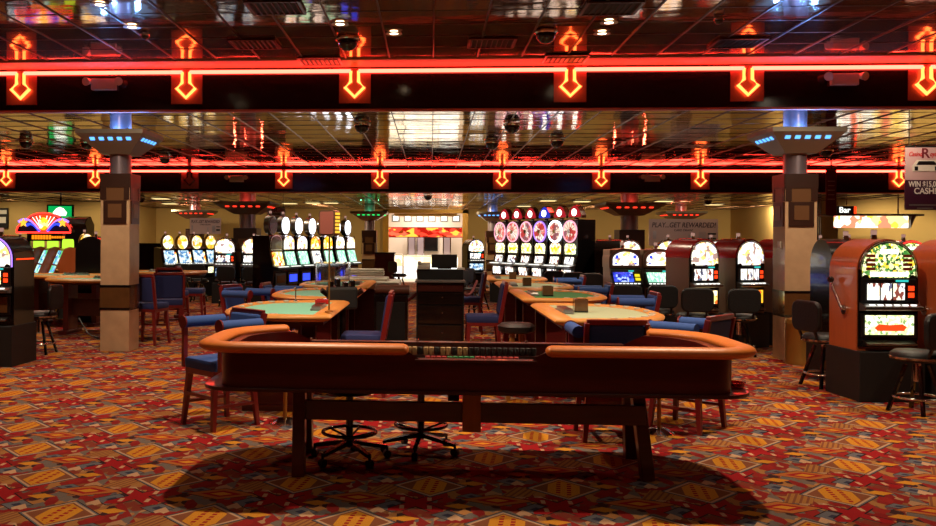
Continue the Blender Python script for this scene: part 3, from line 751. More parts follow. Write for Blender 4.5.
B = [(XY(149, 13.5), 13.5, PI-.2, 'tall red-framed blue stool nearest the left marble column'), (XY(169, 14.3), 14.3, PI+.3, 'tall red-framed blue stool second from the left marble column'),
     (XY(174, 16.5), 16.5, PI, 'farther red-framed blue stool beyond the two beside the left column'), (XY(193, 17.35), 17.35, 1.7, 'red-framed blue stool seen from the side, rightmost of the left group'),
     (XY(364, 9.4), 9.4, -PI/2, 'red-framed blue stool beside the dark pit cabinet at the near left table'),
     (.66, 15.6, -PI/2, 'red-framed blue stool at the dealer side of the farthest right card table'), (.7, 11.9, -PI/2, 'red-framed blue stool at the dealer side of the third right card table')]
for i, (x, y, r, lab) in enumerate(B):
    if i == 0: plain.location = (x, y, 0); plain.rotation_euler = (0, 0, r); tag(plain, lab, None, 'armless blue stools')
    else: clone(plain, (x, y, 0), r, lab, 'armless blue stools')
# round wooden stool with splayed legs
t = empty('round_stool', (XY(517, 9.3), 9.3, 0), .3, 'round black-seated stool with splayed tan and red legs at the near right table', 'stool')
MB().lathe([(0, .68), (.15, .68), (.19, .7), (.2, .75), (.16, .78), (0, .79)]).build('seat', 'black_leather', t, smooth=50)
for i in range(4):
    a = PI/4+i*PI/2; MB().bar((.22*math.cos(a), .22*math.sin(a), 0), (.11*math.cos(a), .11*math.sin(a), .69), .035, .035, .045, .045).build('leg', 'red_wood' if i in (1, 3) else 'tan_wood', t)
b = MB()
for i in range(4):
    a = PI/4+i*PI/2; c = a+PI/2; b.bar((.18*math.cos(a), .18*math.sin(a), .25), (.18*math.cos(c), .18*math.sin(c), .25), .022)
b.build('stretcher', 'red_wood', t)
def make_slot_stool(fabric='black_leather'):
    """swivel stool with a rounded back on four raked legs, faces -Y"""
    t = empty('slot_stool', (0, 0, 0), 0, cat='stool')
    MB().lathe([(0, .5), (.2, .5), (.235, .53), (.235, .57), (.2, .6), (0, .61)]).build('seat', fabric, t, smooth=50)
    MB().lathe([(.236, .52), (.25, .525), (.25, .545), (.236, .55)]).build('seat_trim', 'chrome', t, smooth=50)
    pts = rrect(-.23, .63, .23, .98, .1)
    b = MB(); b.prism(pts, 'y', .2, .26); b.build('backrest', fabric, t, bev=.02)
    for s in (-1, 1): MB().bar((s*.13, .18, .52), (s*.13, .24, .68), .03, .02).build('back_bracket', 'dark_plastic', t)
    MB().cyl((0, 0, .3), (0, 0, .5), .035, n=12).build('swivel_post', 'chrome', t)
    for i in range(4):
        a = PI/4+i*PI/2; MB().bar((.25*math.cos(a), .25*math.sin(a), 0), (.1*math.cos(a), .1*math.sin(a), .46), .03, .03).build('leg', 'black_gloss', t)
    b = MB().tube([(.21*math.cos(2*PI*i/24), .21*math.sin(2*PI*i/24), .15) for i in range(24)], .013, 8, closed=True).build('foot_ring', 'chrome', t, smooth=60)
    return t
ss = make_slot_stool(); n0 = True
def slot_stool(x, y, r, lab):
    global n0
    if n0: ss.location = (x, y, 0); ss.rotation_euler = (0, 0, r); tag(ss, lab, None, 'slot machine stools'); n0 = False
    else: clone(ss, (x, y, 0), r, lab, 'slot machine stools')
slot_stool(XY(918, 8.85), 8.85, PI+.5, 'black backed swivel stool nearest the camera at the right edge')
slot_stool(XY(827, 10.3), 10.35, PI/2+.25, 'dark olive backed stool between the brass bin and the orange slot machine')
for px, Y, lab in ((624, 13.8, 'black stool in front of the left rounded poker machine'), (659, 13.8, 'black stool in front of the right rounded poker machine'), (693, 13.1, 'black stool in front of the leftmost red-topped slot machine'), (739, 13.0, 'black stool in front of the middle red-topped slot machine'),
                   (228, 21.2, 'black stool in front of the left wide white-lit slot machine'), (254, 21.2, 'black stool in front of the right wide white-lit slot machine'), (590, 18.4, 'black stool at the near end of the wheel machines'), (572, 19.0, 'black stool second from the near end of the wheel machines'), (553, 19.8, 'black stool third from the near end of the wheel machines'),
                   (184, 23.0, 'black stool before the egg-topped machines, left one'), (199, 22.6, 'black stool before the egg-topped machines, right one')):
    slot_stool(XY(px, Y), Y, PI, lab)
slot_stool(XY(40, 12.2), 12.2, -PI/2, 'black stool just right of the dark slot machine at the left edge')
for px, Y, r, lab in ((399, 27, 2.2, 'dark chair standing in front of the bright hall opening'), (472, 19.5, 1, 'black chair left of the farthest right card table'), (479, 21, 2, 'black chair behind the farthest right card table')):
    slot_stool(XY(px, Y), Y, r, lab)

# ================================================================ CARD TABLES
def make_card_table(side, felt, tray=True):
    """straight dealer edge along x=0, players towards side*x; length 2 along y"""
    t = empty('card_table', (0, 0, 0), 0, cat='gaming table')
    out = [(0, -1.0)]
    for i in range(13):
        a = -PI/2+PI*i/12; c, s_ = math.cos(a), math.sin(a)
        out.append((side*(.28+.79*abs(c)**.85), 1.0*(abs(s_)**.8)*(1 if s_ > 0 else -1)))
    out.append((0, 1.0))
    def inset(k): return [(x*(1-k*.12)+side*.055*k, y*(1-k*.085)) for x, y in out]
    MB().tube([(x+side*.06 if abs(x) < .01 else x-side*.03, y*.96, .925) for x, y in out], .07, 10, closed=True, ry=.034).build('padded_rail', 'rail_tan', t, smooth=60)
    MB().prism(inset(.8), 'z', .9, .935).build('felt_top', felt, t)
    MB().prism([(x*.94+side*.03, y*.95) for x, y in out], 'z', .86, .9).build('apron', 'dark_wood', t)
    for sy in (-1, 1):
        MB().box((side*.5, sy*.55, .45), (.42, .09, .82)).box((side*.5, sy*.55, .03), (.7, .14, .06)).build('leg', 'mahogany', t, bev=.006)
    MB().box((side*.5, 0, .45), (.05, 1.05, .3)).build('modesty_panel', 'dark_wood', t)
    if tray:
        tr = MB().box((side*.19, 0, .945), (.11, .5, .025)).build('chip_tray', 'grey_plastic', t, bev=.005)
        b = MB()
        for i in range(8): b.cyl((side*.145, -.21+i*.06, .962), (side*.235, -.21+i*.06, .962), .022, n=8)
        b.build('chips', 'brushed', tr)
    for i in range(2, 12):
        x, y = out[i]; MB().lathe([(.028, .955), (.036, .962), (.036, .95), (.028, .95)], (x*.93, y*.93, 0), 10, caps=False).build('cup_holder', 'white_plastic', t, smooth=40)  # white colour stands in for glints on chrome rims
    return t
ct1 = make_card_table(1, 'felt_grey'); ct1.location = (1.14, 8.86, 0); tag(ct1, 'nearest grey-green card table on the right with tan padded rail', None, 'card tables right of the pit')
ct2 = make_card_table(1, 'felt_green'); ct2.location = (1.14, 11.6, 0); tag(ct2, 'second card table on the right with bright green felt', None, 'card tables right of the pit')
clone(ct1, (1.1, 13.95, 0), 0, 'third card table on the right, behind the bright green one', 'card tables right of the pit'); clone(ct1, (1.05, 16.6, 0), 0, 'farthest card table on the right, under the wheel machines', 'card tables right of the pit')
lt1 = make_card_table(-1, 'felt_teal'); lt1.location = (-.95, 8.95, 0); tag(lt1, 'nearest teal card table on the left with yellow-tan padded rail', None, 'card tables left of the pit')
clone(lt1, (-.95, 11.5, 0), 0, 'second card table on the left, behind the teal one', 'card tables left of the pit')
lt3 = clone(lt1, (-.96, 13.95, 0), 0, 'third card table on the left, under the clear acrylic box', 'card tables left of the pit')
for px, Y, rz, lab in ((104, 15.0, PI/2, 'card table standing behind the near left marble column'), (158, 18.4, PI/2, 'card table beyond the left column, in front of the egg-topped machines'), (72, 16.4, PI/2, 'card table left of the near left column, before the slanted machines')):
    clone(lt1, (XY(px, Y), Y+.4, 0), rz, lab, 'card tables at the far left')
# things standing on the card tables
def discard(x, y, lab):
    t = empty('discard_holder', (x, y, .937), 0, lab, 'card holder')
    MB().box((0, 0, .008), (.13, .13, .016)).build('base', 'black_gloss', t)
    b = MB()
    for sx in (-1, 1): b.box((sx*.06, 0, .07), (.008, .13, .12)); b.box((0, sx*.06, .07), (.13, .008, .12))
    b.build('box_wall', 'marble_dark', t); MB().box((0, 0, .05), (.09, .1, .07)).build('cards', 'paper', t)
for (px, py), lab in (((569.5, 312), 'brown card holder on the nearest right card table'), ((531.5, 296), 'brown card holder on the second right card table'), ((513, 286), 'brown card holder on the third right card table'), ((494, 279), 'brown card holder on the farthest right card table')):
    p = H(px, py, .935); discard(max(p.x+.1, 1.49), p.y, lab)
p = H(320, 304.5, .958)
t = empty('shuffler', (-1.15, 9.3, .958), 0, 'small red card box on the chip tray of the teal table', 'card box')
MB().box((0, 0, .025), (.14, .1, .05), bev=.006).build('body', 'red_card', t); MB().box((0, 0, .053), (.1, .07, .008)).build('lid', 'red_gloss', t)
# sign on a pole at the near left table
p = H(329, 313, .955); 
t = empty('pole_sign', (p.x, p.y, .962), -.4, 'mauve box sign with glowing gold edge on a thin pole at the teal table', 'sign')
MB().lathe([(0, 0), (.04, 0), (.04, .01), (.01, .02)]).cyl((0, 0, .01), (0, 0, .73), .008, n=8).build('pole', 'brass', t, smooth=40)
pts = rrect(-.085, .72, .085, .96, .03)
MB().prism(pts, 'y', -.05, .05).build('sign_box', 'bronze_side', t); MB().prism(rrect(-.072, .735, .072, .945, .02), 'y', -.054, -.05).build('sign_face', 'mauve_face', t)
b = MB()
for i in range(6): b.box((.087, 0, .755+i*.034), (.006, .08, .022))
b.build('lit_edge', 'amber', t)
g = H(310, 300, .955)
t = empty('menu_stand', (-1.5, 9.72, .955), 0, 'little clear rod stand at the far rim of the teal table', 'stand')
MB().lathe([(0, 0), (.03, 0), (.03, .008), (.006, .012)]).cyl((0, 0, .01), (0, 0, .16), .006, n=8).build('rod', 'chrome', t, smooth=40)
# black bulky shuffler machine, paper pile, acrylic box
t = empty('shuffling_machine', (XY(342, 10.2), 10.2, .0), .2, 'black bulky shuffling machine on a pedestal behind the teal card table', 'machine')
MB().cyl((0, 0, 0), (0, 0, .85), .05, n=12).cyl((0, 0, 0), (0, 0, .03), .2, n=20).build('pedestal', 'black_gloss', t)
MB().box((0, 0, .97), (.34, .3, .26), bev=.03).build('housing', 'black_matte', t)
b = MB()
for x, h in ((-.13, .06), (-.05, .09), (.04, .05), (.12, .07)): b.box((x, 0, 1.1+h/2), (.05, .2, h))
b.build('card_guide', 'black_gloss', t)
for s in (-1, 1): MB().bar((s*.16, 0, 1.0), (s*.24, -.03, 1.06), .04, .06).build('arm', 'dark_plastic', t)
t = empty('acrylic_box', (-1.55, 13.9, .937), 0, 'large clear acrylic box standing on the third left card table', 'acrylic box')
b = MB(); q = rrect(-.27, -.2, .27, .2, .1); q2 = [(x*.97, y*.95) for x, y in q]
n = len(q)
for z0, z1 in ((0, .33),):
    V = [[b.b.verts.new((x, y, z)) for x, y in pp] for pp, z in ((q, z0), (q, z1), (q2, z1), (q2, z0))]
    for k in range(4):
        for i in range(n): b.b.faces.new((V[k][i], V[k][(i+1) % n], V[(k+1) % 4][(i+1) % n], V[(k+1) % 4][i]))
bmesh.ops.recalc_face_normals(b.b, faces=b.b.faces[:]); b.build('wall', 'acrylic', t, smooth=40)
MB().prism(q, 'z', .33, .345).build('lid', 'acrylic', t); MB().cyl((0, 0, 0), (0, 0, .2), .03, n=10).ball((0, 0, .23), .035).build('knob_post', 'brass', t, smooth=40)
# white-covered roulette table
t = empty('covered_table', (XY(366, 15.4), 15.6, 0), 0, 'table under a white cover with a folded white stack on top', 'gaming table')
MB().box((0, 0, .4), (1.0, .9, .8)).build('table_body', 'dark_wood', t)
MB().box((0, 0, .86), (1.2, 1.2, .12), bev=.04).box((-.12, .1, .94), (1.0, .8, .06), bev=.02).build('cover', 'white_cover', t, smooth=40)
MB().box((0, 0, 1.03), (.62, .4, .035), bev=.012).box((0.01, 0, 1.07), (.6, .4, .035), bev=.012).box((0, .01, 1.11), (.6, .38, .03), bev=.012).build('folded_stack', 'white_cover', t)
# dark pit cabinet with brown padded edge
t = empty('pit_cabinet', (XY(390, 13.2), 13.2, 0), 0, 'dark pit cabinet with brown padded top edge left of the podium', 'cabinet')
MB().box((.03, 0, .42), (.5, .6, .84)).build('body', 'black_gloss', t, bev=.01); MB().box((.03, -.305, .4), (.42, .02, .66)).build('door', 'black_matte', t, bev=.004)
MB().tube([(-.2, -.2, .9), (.3, -.2, .9)], .085, 12, ry=.075).build('padded_edge', 'rail_brown', t, smooth=60); MB().box((.03, .06, .87), (.52, .5, .06)).build('top', 'dark_wood', t)
MB().ball((.0, -.33, .74), .016).build('knob', 'chrome', t)
# podium with drawers
t = empty('pit_podium', (XY(440.5, 12.6), 12.9, 0), 0, 'black drawer podium in the middle aisle behind the dice table', 'cabinet')
MB().box((0, 0, .52), (.68, .6, 1.04)).build('body', 'black_matte', t, bev=.008)
for i, (z, h) in enumerate(((.96, .1), (.81, .16), (.58, .26), (.3, .26), (.09, .12))):
    d = MB().box((0, -.31, z), (.64, .025, h)).build('drawer', 'dark_wood' if i == 0 else 'black_gloss', t, bev=.004); MB().ball((0.03, -.333, z+h*.1), .012).build('knob', 'chrome', d)
MB().box((0, -.02, 1.05), (.72, .66, .02)).build('worktop', 'grey_plastic', t); MB().box((0, .2, 1.13), (.68, .2, .16)).build('raised_back', 'black_matte', t)
x0 = XY(440.5, 12.9)
t = empty('monitor', (XY(444.5, 13.1), 13.15, 1.211), 0, 'dark monitor seen from behind on the podium', 'monitor')
MB().box((0, 0, .12), (.38, .05, .2), bev=.01).build('casing', 'black_matte', t); MB().box((0, 0, .02), (.2, .12, .03)).build('foot', 'black_gloss', t)
t = empty('telephone', (XY(423, 13.05), 13.06, 1.211), 0, 'cream desk telephone beside the monitor on the podium', 'telephone')
MB().prism([(-.08, 0), (.1, 0), (.1, .1), (-.08, .05)], 'x', -.08, .11).build('body', 'white_plastic', t, bev=.006); MB().box((-.05, .01, .1), (.05, .17, .035), bev=.012).build('handset', 'white_plastic', t)
MB().tube([(-.05, -.09, .09), (-.09, -.12, -.02), (-.08, -.13, -.12), (-.07, -.125, -.16)], .006, 6).build('coiled_cord', 'white_plastic', t)
t = MB().box((0, 0, .012), (.11, .18, .024)).build('paper_pile', 'paper'); t.location = (XY(461, 13.05), 13.1, 1.21); tag(t, 'low pile of white papers right of the monitor on the podium', 'papers')
# velvet ropes from the podium
def rope(p0, p1, sag, lab, post0=False):
    pts = [Vector(p0).lerp(Vector(p1), i/12)-Vector((0, 0, sag*math.sin(PI*i/12))) for i in range(13)]
    tag(MB().tube(pts, .022, 8).build('velvet_rope', 'rope', smooth=60), lab, 'rope')
xe = XY(401, 13.2)
rope((XY(398, 12.95)+.0, 13.0, .76), (XY(417, 12.9), 12.95, .86), .06, 'dark red rope from the pit cabinet to the podium'); rope((XY(464, 12.9)-.01, 12.9, .86), (XY(478, 13.6), 13.9, 1.0), .1, 'dark red rope from the podium towards the right card tables')
# cherry lectern near the opening
t = empty('host_lectern', (XY(385, 28), 28, 0), 0, 'cherry wood host stand left of the bright opening', 'lectern')
MB().box((0, 0, .6), (.62, .5, 1.2)).build('body', 'cherry', t, bev=.01); MB().box((0, -.02, 1.22), (.68, .56, .04)).build('top', 'dark_wood', t); MB().box((0, -.255, .6), (.5, .02, .9)).build('front_panel', 'cherry', t, bev=.006)
# brass bin at right column
g = G(801, 360)
t = empty('waste_bin', (XY(801, 12.25), 12.22, 0), 0, 'round brass waste bin at the foot of the near right marble column', 'bin')
MB().lathe([(0, 0), (.2, 0), (.205, .03), (.2, .05), (.2, .52), (.205, .54), (.2, .56), (0, .56)], n=28).build('bin_body', 'brass', t, smooth=40)
MB().lathe([(.2, .56), (.19, .6), (.12, .62), (.11, .6), (0, .6)], n=28).build('lid', 'brass', t, smooth=40); MB().box((0, -.2, .36), (.1, .012, .06)).build('plate', 'marble_dark', t)
# thin post and loose cord at the far left
g = G(57, 322)
t = empty('rope_post', (XY(57, 17.35), 17.35, 0), 0, 'thin metal post standing before the slanted machines at left', 'post')
MB().lathe([(0, 0), (.14, 0), (.14, .015), (.03, .04), (.02, .06), (0, .06)]).build('foot', 'chrome', t, smooth=40); MB().cyl((0, 0, .05), (0, 0, .95), .022, n=12).ball((0, 0, .98), .035).build('post', 'brass', t, smooth=40)
a, b_, c = W(79, 318, 13.9), W(88, 334, 13.3), W(98, 338, 12.75)
pts = [a.lerp(b_, i/6) for i in range(6)]+[b_.lerp(c, i/6) for i in range(7)]
pts = [Vector((p.x, p.y, max(.015, p.z))) for p in pts]
tag(MB().tube(pts, .012, 6).build('loose_cord', 'black_matte', smooth=60), 'dark cord drooping to the carpet left of the near left column', 'cord')

p = W(780, 245, 12.66)
t = empty('switch_plate', (XY(801, 12.5)-.215-.012, 12.66, p.z), 0, 'small white switch plate on the left side of the near right marble column', 'switch')
MB().box((0, 0, 0), (.022, .1, .1), bev=.004).build('plate', 'white_plastic', t); MB().box((-.013, 0, 0), (.008, .04, .05)).build('rocker', 'paper', t)
# ================================================================ SLOT MACHINES
def candle(b_z, t, y=0., x=0.):
    c = MB().cyl((x, y, b_z), (x, y, b_z+.05), .03, n=12).cyl((x, y, b_z+.05), (x, y, b_z+.11), .026, n=12).build('candle', 'chrome', t, smooth=40)
    MB().cyl((x, y, b_z+.055), (x, y, b_z+.105), .03, n=12).build('candle_lens', 'candle_glow', c, smooth=40)
def panel(name, mat, t, pts, y, th=.012): return MB().prism(pts, 'y', y-th, y).build(name, mat, t)
def tilted(name, mat, t, c, size, ang, th=.012, parent=None):
    return MB().box(c, (size[0], th, size[1]), Matrix.Rotation(-ang, 3, 'X')).build(name, mat, parent or t)
def buttons(t, z, y, w, n=6):
    b = MB()
    for i in range(n): b.box((-w/2+w*(i+.5)/n, y, z), (w/n*.6, .03, .015))
    b.build('button', 'white_glow', t)
def arch_slot(side='wood_orange', top='art_cream', reel='art_reel', belly='art_cream', rim='chrome', w=.6, redtop=False, base_w=None, handle=True, ink=None, H_=1.68):
    t = empty('slot_machine', (0, 0, 0), 0, cat='slot machine')
    bw = base_w or w+.04
    MB().box((0, .04, .26), (bw, .68, .52)).build('base', 'black_matte', t, bev=.008)
    MB().prism(arch(w, .52, H_, 18), 'y', -.2, .34).build('cabinet', side, t, smooth=35)
    if redtop:
        MB().prism([(x*1.015, z+.008) for x, z in arch(w, H_-w/2-.02, H_, 18)], 'y', -.21, .35).build('top_shell', 'red_gloss', t, smooth=35)
    MB().prism(arch(w*.97, .56, H_-.012, 18), 'y', -.215, -.2).build('front_frame', 'black_gloss', t, smooth=35)
    a = arch(w*.93, 1.27, H_-.02, 18); b = MB()
    b.tube([(x, -.222, z) for x, z in a[1:]], .011, 8); b.build('top_rim', rim, t, smooth=60)
    tg = panel('top_glass', top, t, arch(w*.85, 1.28, H_-.045, 16), -.218)
    if top == 'art_green':   # printed pay columns
        for s in (-1, 1):
            for i in range(4): MB().box((s*w*.3, -.232, 1.37+i*.045), (w*.15, .004, .03)).build('pay_panel', 'cherry', tg)
        MB().box((0, -.232, 1.315), (w*.62, .004, .05)).box((0, -.232, 1.55), (w*.3, .004, .05)).build('top_caption', 'white_glow', tg)
    b = MB().box((0, -.225, 1.245), (w*.9, .03, .045)); b.build('divider', 'dark_plastic', t, bev=.006)
    MB().box((w*.2, -.243, 1.247), (w*.2, .008, .02)).build('credit_display', 'cyan_digit', t)
    for s in (-1, 1): MB().cyl((s*w*.38, -.222, 1.275), (s*w*.38, -.235, 1.275), .035, n=14).build('speaker_dial', 'dark_plastic', t)
    bz = MB().box((0, -.222, 1.13), (w*.9, .03, .2)).build('reel_bezel', 'dark_plastic', t, bev=.006)
    r = MB().box((-w*.06, -.243, 1.135), (w*.6, .01, .17)).build('reel_window', reel, t)
    for i in range(2): MB().box((-w*.06-w*.1+i*w*.2, -.25, 1.135), (.012, .006, .17)).build('reel_divider', 'black_matte', r)
    b = MB()
    for i in range(2): b.box((w*.35, -.243, 1.1+i*.07), (w*.09, .01, .05))
    b.build('number_display', 'red_digit', t)
    MB().prism([(-.2, .93), (-.34, .95), (-.34, .985), (-.2, 1.03)], 'x', -w*.47, w*.47).build('button_deck', 'brushed', t, bev=.006)
    buttons(t, 1.0, -.3, w*.8)
    MB().box((0, -.222, .785), (w*.9, .03, .25)).build('belly_frame', 'dark_plastic', t, bev=.006)
    bg = MB().box((0, -.243, .79), (w*.78, .01, .2)).build('belly_glass', belly, t)
    if ink: MB().prism([(-w*.25, .76), (-w*.2, .73), (w*.22, .73), (w*.27, .77), (w*.2, .8), (0, .79), (-w*.18, .8)], 'y', -.256, -.25).build('belly_emblem', ink, bg)
    MB().prism([(-.2, .57), (-.3, .58), (-.3, .6), (-.2, .64)], 'x', -w*.4, w*.4).build('coin_tray', 'brushed', t, bev=.005)
    if handle:
        h = MB().cyl((-w/2-.03, .0, .93), (-w/2, .0, .93), .05, n=16).cyl((-w/2-.04, 0, .93), (-w/2-.06, .2, 1.22), .014, n=10).build('pull_lever', 'chrome', t, smooth=40)
        MB().ball((-w/2-.06, .2, 1.24), .035).build('lever_knob', 'black_gloss', h, smooth=60)
    candle(H_-.01, t, .05)
    return t
def poker_slot(screen):
    t = empty('poker_machine', (0, 0, 0), 0, cat='slot machine'); w = .54
    MB().box((0, .04, .26), (w+.01, .62, .52)).build('base', 'black_matte', t, bev=.008)
    MB().prism([(-.2, .52), (-.22, .9), (-.12, 1.2), (-.14, 1.5), (.32, 1.5), (.32, .52)], 'x', -w/2+.015, w/2-.015).build('cabinet', 'bronze_side', t, bev=.01)
    MB().prism(arch(w, 1.2, 1.52, 16, ry=.17), 'y', -.16, .3).build('top_box', 'bronze_side', t, smooth=35)
    MB().prism(arch(w*.88, 1.225, 1.49, 16, ry=.15), 'y', -.17, -.16).build('top_frame', 'brushed', t, smooth=35)
    tg = panel('top_glass', 'art_white', t, arch(w*.78, 1.24, 1.465, 16, ry=.13), -.17)
    for s in (-1, 1):
        for q in ((s*w*.27, 1.38, w*.09, .05), (s*w*.3, 1.27, w*.07, .025)): MB().box((q[0], -.185, q[1]), (q[2], .004, q[3])).build('blue_print', 'blue_glow', tg)
    MB().prism([(-.12, 1.2), (-.2, 1.16), (-.2, 1.13), (-.12, 1.12)], 'x', -w*.46, w*.46).build('divider', 'olive_vinyl', t)
    MB().box((w*.15, -.203, 1.148), (w*.16, .01, .022)).build('credit_display', 'cyan_digit', t)
    MB().prism([(-.12, 1.14), (-.3, .94), (-.3, .88), (-.12, .88)], 'x', -w*.47, w*.47).build('screen_bezel', 'dark_plastic', t, bev=.008)
    tilted('screen', screen, t, (-w*.09, -.222, 1.048), (w*.6, .2), math.radians(42))
    b = MB(); 
    for i in range(2): b.box((w*.34, -.2-.05*i, 1.075-i*.06), (w*.15, .012, .05), Matrix.Rotation(-.73, 3, 'X'))
    b.build('side_panel', 'yellow_panel', t)
    buttons(t, .945, -.31, w*.8, 7)
    MB().box((0, -.21, .7), (w*.86, .02, .3)).build('belly_door', 'black_gloss', t, bev=.006)
    candle(1.515, t, .05); return t
def egg_slot():
    t = empty('slot_machine', (0, 0, 0), 0, cat='slot machine'); w = .46
    MB().box((0, .04, .26), (w+.02, .6, .52)).build('base', 'black_matte', t, bev=.008)
    MB().prism([(-.2, .52), (-.26, .9), (-.1, 1.36), (.3, 1.4), (.3, .52)], 'x', -w/2, w/2).build('cabinet', 'black_gloss', t, bev=.01)
    MB().ball((0, .02, 1.54), .2, (.85, .6, 1.1), 20, 12).build('egg_shell', 'gold_paint', t, smooth=60)
    b = MB(); b.prism([(.15*math.cos(2*PI*i/20), 1.54+.19*math.sin(2*PI*i/20)) for i in range(20)], 'y', -.12, -.08); eg = b.build('egg_glass', 'art_egg', t)
    MB().prism([(-.08, 1.58), (-.04, 1.67), (.04, 1.67), (.09, 1.6), (.03, 1.55)], 'y', -.13, -.12).build('egg_emblem', 'art_gold', eg)
    MB().box((0, -.06, 1.36), (.1, .05, .03)).build('top_lamp', 'green_lamp', t)
    tilted('screen', 'art_screen', t, (0, -.195, 1.13), (w*.68, .38), math.radians(20))
    b = MB().box((w*.4, -.2, 1.12), (.05, .015, .3), Matrix.Rotation(-.34, 3, 'X')); b.build('side_panel', 'art_fire', t)
    MB().prism([(-.24, .88), (-.36, .9), (-.36, .93), (-.24, .97)], 'x', -w*.48, w*.48).build('button_deck', 'brushed', t); buttons(t, .945, -.32, w*.8, 5)
    MB().box((0, -.25, .75), (w*.7, .012, .17), Matrix.Rotation(.1, 3, 'X')).build('belly_glass', 'art_cream', t)
    candle(1.73, t, .02, -.03); return t
def oval_slot(glass, screen, blue):
    t = empty('slot_machine', (0, 0, 0), 0, cat='slot machine'); w = .56
    MB().box((0, .04, .26), (w+.02, .62, .52)).build('base', 'black_matte', t, bev=.008)
    MB().prism([(-.2, .52), (-.24, .95), (-.12, 1.4), (-.12, 1.72), (.3, 1.72), (.3, .52)], 'x', -w/2, w/2).build('cabinet', 'black_gloss', t, bev=.012)
    MB().cyl((0, .02, 1.7), (0, .02, 1.8), .05, n=12).build('topper_neck', 'black_gloss', t)
    MB().prism([(.19*math.cos(2*PI*i/24), 1.95+.21*math.sin(2*PI*i/24)) for i in range(24)], 'y', -.05, .08).build('topper', 'brushed', t, smooth=40)
    panel('topper_glass', 'oval_white', t, [(.165*math.cos(2*PI*i/24), 1.95+.185*math.sin(2*PI*i/24)) for i in range(24)], -.05)
    MB().prism(arch(w*.88, 1.4, 1.74, 14, ry=.16), 'y', -.14, -.1).build('top_frame', 'chrome', t, smooth=35)
    panel('top_glass', glass, t, arch(w*.78, 1.42, 1.71, 14, ry=.14), -.14)
    tilted('screen', screen, t, (0, -.185, 1.22), (w*.74, .3), math.radians(15))
    MB().prism([(-.22, .98), (-.36, 1.0), (-.36, 1.03), (-.2, 1.07)], 'x', -w*.48, w*.48).build('button_deck', 'dark_plastic', t); buttons(t, 1.045, -.32, w*.8, 6)
    MB().box((0, -.24, .78), (w*.8, .02, .26)).build('belly_frame', 'dark_plastic', t)
    MB().box((0, -.254, .78), (w*.6, .01, .16)).build('belly_glass', 'blue_glow' if blue else 'marble_dark', t)
    candle(2.15, t, .02); return t
def wheel_slot(bluetop, white):
    t = empty('wheel_machine', (0, 0, 0), 0, cat='slot machine'); w = .54
    MB().box((0, .06, .26), (w+.02, .7, .52)).build('base', 'black_matte', t, bev=.008)
    MB().prism([(-.2, .52), (-.24, .85), (-.14, 1.3), (-.14, 2.14), (.38, 2.14), (.38, .52)], 'x', -w/2, w/2).build('cabinet', 'black_gloss', t, bev=.012)
    MB().cyl((0, .04, 2.12), (0, .04, 2.22), .05, n=12).build('topper_neck', 'black_gloss', t)
    bell = [(-.24, 2.18), (.24, 2.18), (.25, 2.24), (.2, 2.34), (.1, 2.45), (0, 2.49), (-.1, 2.45), (-.2, 2.34), (-.25, 2.24)]
    tp = MB().prism(bell, 'y', -.02, .12).build('topper', 'chrome', t)
    panel('topper_glass', 'topper_blue' if bluetop else 'topper_red', t, [(x*.88, 2.2+(z-2.18)*.88) for x, z in bell], -.02)
    MB().prism([(.085*math.cos(2*PI*i/16), 2.31+.085*math.sin(2*PI*i/16)) for i in range(16)], 'y', -.05, -.032).build('topper_spot', 'white_lamp', t)
    MB().tube([(.25*math.cos(2*PI*i/32), -.16, 1.86+.25*math.sin(2*PI*i/32)) for i in range(32)], .018 if not white else .026, 8, closed=True).build('wheel_ring', 'oval_white' if white else 'pink_ring' if not bluetop else 'purple_glow', t, smooth=60)
    wh = MB().prism([(.23*math.cos(2*PI*i/28), 1.86+.23*math.sin(2*PI*i/28)) for i in range(28)], 'y', -.17, -.14).build('wheel', 'art_wheel', t)
    b = MB()
    for i in range(12): a = 2*PI*i/12; b.bar((.07*math.cos(a), -.174, 1.86+.07*math.sin(a)), (.22*math.cos(a), -.174, 1.86+.22*math.sin(a)), .008)
    b.build('wheel_spoke', 'gold_paint', wh); MB().cyl((0, -.17, 1.86), (0, -.2, 1.86), .05, n=16).build('hub', 'chrome', wh)
    panel('mid_glass', 'art_white' if white else 'art_cream', t, [(-.19, 1.32), (.19, 1.32), (.21, 1.5), (.15, 1.57), (-.15, 1.57), (-.21, 1.5)], -.142)
    panel('crown_print', 'art_gold', t, [(-.14, 1.36), (.14, 1.36), (.17, 1.5), (.07, 1.45), (0, 1.53), (-.07, 1.45), (-.17, 1.5)], -.156)
    tilted('reel_window', 'art_reel', t, (0, -.185, 1.17), (w*.58, .17), math.radians(12)); 
    MB().prism([(-.22, .98), (-.38, 1.0), (-.38, 1.03), (-.18, 1.08)], 'x', -w*.48, w*.48).build('button_deck', 'brushed', t); buttons(t, 1.05, -.33, w*.8, 6)
    MB().box((0, -.255, .86), (w*.62, .012, .19), Matrix.Rotation(.1, 3, 'X')).build('belly_glass', 'art_reel', t)
    return t
